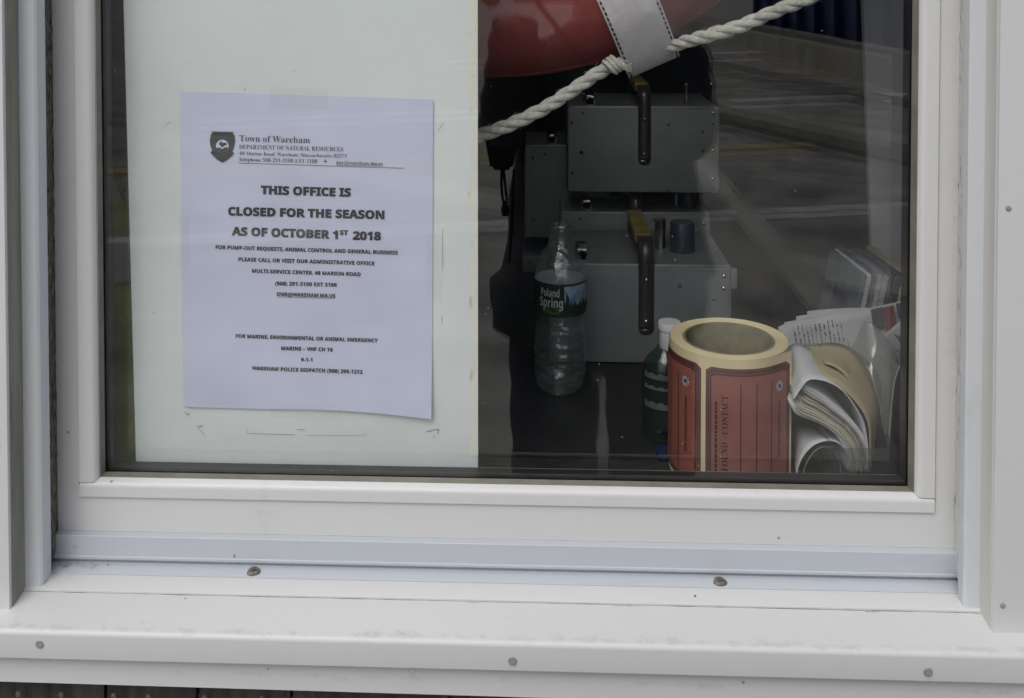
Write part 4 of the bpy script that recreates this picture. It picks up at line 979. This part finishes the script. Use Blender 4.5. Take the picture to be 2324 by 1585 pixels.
# brochures standing in a row, leaning right
random.seed(21)
YBr=.255
cols=[((.20,.23,.26),'glossy dark grey green'),((.50,.52,.55),'pale grey'),((.12,.16,.20),'slate'),((.30,.33,.37),'mid grey'),((.36,.39,.43),'light grey'),((.25,.29,.35),'blue grey'),((.07,.075,.16),'navy blue'),((.10,.12,.22),'indigo'),((.06,.12,.13),'dark teal'),((.40,.36,.30),'tan'),((.44,.42,.38),'cream')]
brx=at(1952,612,YBr).x; ztop=at(1952,612,YBr).z
xx=brx+.004
for i,(c,nm) in enumerate(cols):
    thk=(.0052,.0046,.0022,.0030,.0060,.0062,.0048,.0030,.0056,.0050,.0060)[i]
    h_=ztop-ZC+random.uniform(-.003,.003)
    m_=mat('brochure '+nm,tuple(x*x*1.9+.01 for x in c),.5,0,.25,60)
    o=empty('brochure',(xx,YBr,ZC),'%s brochure standing on edge, %s of the leaning row at right'%(nm,['first','second','third','fourth','fifth','sixth','seventh','eighth','ninth','tenth','last'][i]),'brochure','brochures leaning in a row')
    lean=R(11); T=Matrix.Translation((xx-h_*math.sin(lean),YBr,ZC))@Matrix.Rotation(R(3.5),4,'Z')@Matrix.Rotation(lean,4,'Y')
    q=MB(); q.box(0,thk*.92,.0006,.105,0,h_*.995,.0004,mat=T); q.build('cover',m_,o)
    q=MB(); n_=max(2,int(thk/.0011))
    for k in range(n_):
        q.box(thk*.92*(k+.2)/n_,thk*.92*(k+.75)/n_,-.0006-random.random()*.0008,.004,.001,h_*random.uniform(.975,.99),mat=T)
    q.build('page_edges',mat('page edges '+nm,tuple(min(.7,.40+.6*x) if i in (1,4,5,9,10) else .10+.5*x for x in c),.7,0,.5,150,stretch=(1,1,8)),o,smooth=False)
    if i==0:
        q=MB(); q.box(-.0005,.0003,.030,.070,h_*.35,h_*.80,mat=T); q.build('cover_picture',M['newsblue'],o)
    xx+=thk/math.cos(lean)+.0004
# white board behind the brochures
q=MB(); A=at(1948,-40,.42);B=at(1990,640,.42)
q.prism([(A.x-.004,.42,1.75),(B.x,.42,ZC),(B.x+.16,.42,ZC),(B.x+.16,.42,1.75)],(0,.01,0))
tag(q.build('white_board',M['foam'],smooth=False),'tall white board standing upright behind the brochures at the right','board')

# ------------------------------------------------------------------ the photographer, seen only as a reflection
PXc,PYc=.115,-1.02
ps=empty('person',(PXc,PYc,0),'person in dark jacket and trousers raising a camera, mirrored in the window','person')
def skin(name,verts,edges,rad,m,parent,sub=2):
    me=bpy.data.meshes.new(name); me.from_pydata(verts,edges,[]); o=bpy.data.objects.new(name,me); COL.objects.link(o)
    md=o.modifiers.new('k','SKIN'); md.use_smooth_shade=True
    for i,v in enumerate(me.skin_vertices[0].data):
        r=rad[i]; v.radius=(r,r) if not isinstance(r,tuple) else r
        v.use_root=(i==0)
    s_=o.modifiers.new('s','SUBSURF'); s_.levels=sub; s_.render_levels=sub
    bpy.context.view_layer.update()
    nm_=bpy.data.meshes.new_from_object(o.evaluated_get(bpy.context.evaluated_depsgraph_get())); bpy.data.objects.remove(o)
    nm_.materials.clear(); nm_.materials.append(m)
    for p in nm_.polygons:p.use_smooth=True
    o=bpy.data.objects.new(name,nm_); COL.objects.link(o); o.parent=parent; return o
# local frame: +Y faces the window
Vv=[(0,0,.93),(0,0,1.10),(0,.01,1.30),(0,0,1.42),(0,.01,1.49),(0,.035,1.56),(0,.045,1.64),(0,.03,1.71),
    (.095,0,.86),(.088,.015,.48),(.088,-.01,.09),(.09,.12,.035),
    (-.095,0,.86),(-.10,.015,.48),(-.105,-.01,.09),(-.11,.12,.035),
    (.135,.0,1.40),(.140,.13,1.26),(.02,.19,1.49),
    (-.135,.0,1.40),(-.19,.12,1.275),(-.18,.19,1.49)]
Ee=[(0,1),(1,2),(2,3),(3,4),(4,5),(5,6),(6,7),(0,8),(8,9),(9,10),(10,11),(0,12),(12,13),(13,14),(14,15),(3,16),(16,17),(17,18),(3,19),(19,20),(20,21)]
Rr=[(.14,.10),(.13,.09),(.15,.10),(.09,.07),.055,.07,.085,.06,.085,.058,.042,.035,.085,.058,.042,.035,.045,.034,.026,.045,.034,.026]
body=skin('body',Vv,Ee,Rr,M['skin'],ps)
# jacket: lofted, flaring to the hem
q=MB()
prof=[(.885,.205,.15),(.93,.208,.152),(1.05,.190,.142),(1.18,.172,.135),(1.30,.172,.135),(1.38,.165,.12),(1.43,.12,.09),(1.47,.07,.075)]
def jl(u,v):
    f=v*(len(prof)-1); i=min(int(f),len(prof)-2); t=f-i; z=prof[i][0]*(1-t)+prof[i+1][0]*t; a=prof[i][1]*(1-t)+prof[i+1][1]*t; b_=prof[i][2]*(1-t)+prof[i+1][2]*t
    an=2*PI*u; w_=1+.03*math.sin(an*5+z*9)+.02*math.sin(z*40+an*2)
    return Vector((a*w_*math.cos(an)-.02*(v<.2),b_*w_*math.sin(an)+.01,z+.012*math.sin(an*3)*(1-v)))
q.grid(jl,64,42); jk2=q.build('jacket',M['coat'],ps,local=False,ang=80,thick=.006)
for sgn,a,b_,c in ((1,(.135,0,1.40),(.140,.13,1.26),(.04,.185,1.475)),(-1,(-.135,0,1.40),(-.19,.12,1.275),(-.17,.185,1.475))):
    P=smooth_path([a,Vector(a).lerp(Vector(b_),.6),b_,Vector(b_).lerp(Vector(c),.4),c],24,2); q=MB(); q.tube(P,[.062-.020*i/23+.003*math.sin(i*1.9) for i in range(24)],14); q.build('sleeve',M['coat'],ps,local=False,ang=80)
for sgn in (1,-1):
    x=.085 if sgn>0 else -.10
    P=smooth_path([(x*.9,0,.95),(x,.005,.80),(x,.015,.50),(x*1.02,.0,.10)],24,2); q=MB(); q.tube(P,[.095-.035*i/23+.003*math.sin(i*2.2) for i in range(24)],16); q.build('trouser_leg',M['jeans'],ps,local=False,ang=80)
    q=MB(); q.box(x*1.05-.045,x*1.05+.045,-.08,.19,0,.085,.03,seg=4); q.build('shoe',M['blackplastic'],ps,local=False)
q=MB(); q.lathe([(.02,.79),(.09,.82),(.160,.87),(.170,.93),(.165,1.02)],c=(-.006,.005,0),n=28,fn=lambda r,z,a:r*(1-.22*abs(math.sin(a)))); q.build('trouser_seat',M['jeans'],ps,local=False,ang=80)
q=MB(); q.lathe([(.02,1.585),(.085,1.60),(.092,1.66),(.08,1.73),(.04,1.765),(0,1.77)],c=(0,.018,0),n=24,fn=lambda r,z,a:r*(1.0 if math.sin(a)<.3 else .72)); q.build('hair',M['hair'],ps,local=False,ang=80)
# face: nose, ears; hands with five fingers round the camera body
q=MB(); q.lathe([(.012,0),(.014,.01),(.006,.045),(0,.05)],c=(0,.125,1.622),n=10); q.build('nose',M['skin'],ps,local=False)
for s_ in (-1,1):
    q=MB(); q.lathe([(0,-.012),(.016,-.008),(.018,.0),(.012,.012),(0,.014)],c=(s_*.083,.035,1.64),n=10); q.build('ear',M['skin'],ps,local=False)
for s_,hx in ((1,.015),(-1,-.215)):
    hv=[(hx+ .0*s_,.185,1.50),(hx,.195,1.545)]; he=[(0,1)]; hr=[.028,.034]
    base=1
    for k in range(4):
        z=1.525+k*.017; i=len(hv); L_=(.8,1,.95,.75)[3-k]
        hv+=[(hx-s_*.012,.215,z),(hx-s_*.035*L_,.232,z+.004),(hx-s_*.060*L_,.234,z+.002)]; he+=[(1,i),(i,i+1),(i+1,i+2)]; hr+=[.0095,.0085,.0075]
    i=len(hv); hv+=[(hx+s_*.004,.172,1.555),(hx-s_*.028,.150,1.572),(hx-s_*.048,.147,1.576)]; he+=[(1,i),(i,i+1),(i+1,i+2)]; hr+=[.012,.010,.008]
    skin('hand',hv,he,hr,M['skin'],ps,1)
cm=empty('camera',(0,-.885,1.545),'black compact camera with strap held by the person, mirrored in the window','camera')
cm.location=(0,-.885,1.545)
q=MB(); q.box(-.062,.062,-.022,.010,-.036,.040,.006); q.box(-.02,.02,-.02,.008,.040,.052,.004); q.build('camera_body',M['blackplastic'],cm,local=False)
q=MB(); q.lathe([(.028,.010),(.028,.022),(.026,.030),(.020,.030),(.019,.026),(0,.025)],n=28,axis='Y'); q.build('lens',M['lensglass'],cm,local=False)
ctr=Vector((0,-.885,1.545)); 
sp=[Vector((.066,-.885,1.57))-ctr]+[Vector(((x-1242)/FPX*1.78,-.90,1.55-(y+50)/FPX*1.78))-ctr for x,y in ((1470,120),(1520,180),(1560,212),(1575,250),(1560,280),(1515,300),(1440,300))]+[Vector((.10,-.90,1.36))-ctr,Vector((-.066,-.885,1.57))-ctr]
P=smooth_path(sp,60,2); q=MB()
for A,B in zip(P,P[1:]): q.quad(A+Vector((0,-.004,.006)),A+Vector((0,.004,-.006)),B+Vector((0,.004,-.006)),B+Vector((0,-.004,.006)))
bmesh.ops.remove_doubles(q.b,verts=q.b.verts,dist=1e-6); q.build('strap',M['blackplastic'],cm,local=False,thick=.003)
# shoulder bag with hanging cords
def rp(x,y,Y=-.93):
    d=(at(x,y,-Y)); return Vector((d.x,Y,d.z))
bgx=empty('shoulder_bag',rp(1130,385),'black shoulder bag with dangling cords carried by the person, mirrored in the window','bag')
q=MB(); a,b_,c,d_=rp(1098,335),rp(1165,330),rp(1163,388),rp(1112,388)
a=rp(1090,270); b_=rp(1180,270)
q.prism([a,b_,c,d_],(0,-.05,0)); bmesh.ops.bevel(q.b,geom=q.b.edges[:],offset=.006,segments=2,affect='EDGES'); q.build('pouch',M['blackplastic'],bgx)
for pts in (((1138,385),(1137,420),(1140,450),(1146,470)),((1142,385),(1147,430),(1150,455),(1146,470)),((1166,385),(1164,430),(1161,520),(1155,600))):
    q=MB(); q.tube([rp(x,y) for x,y in pts],.0026,6); q.build('cord',M['blackplastic'],bgx)
q=MB(); q.tube([rp(1146,466),rp(1146,478),rp(1146,492)],[.006,.008,.006],8); q.build('toggle',M['blackplastic'],bgx)
q=MB(); q.tube([rp(1130,275),rp(1150,150),Vector((PXc-.12,-1.0,1.40)),Vector((PXc,-1.10,1.46)),Vector((PXc+.15,-1.14,1.30))],.008,6); q.build('shoulder_strap',M['blackplastic'],bgx)
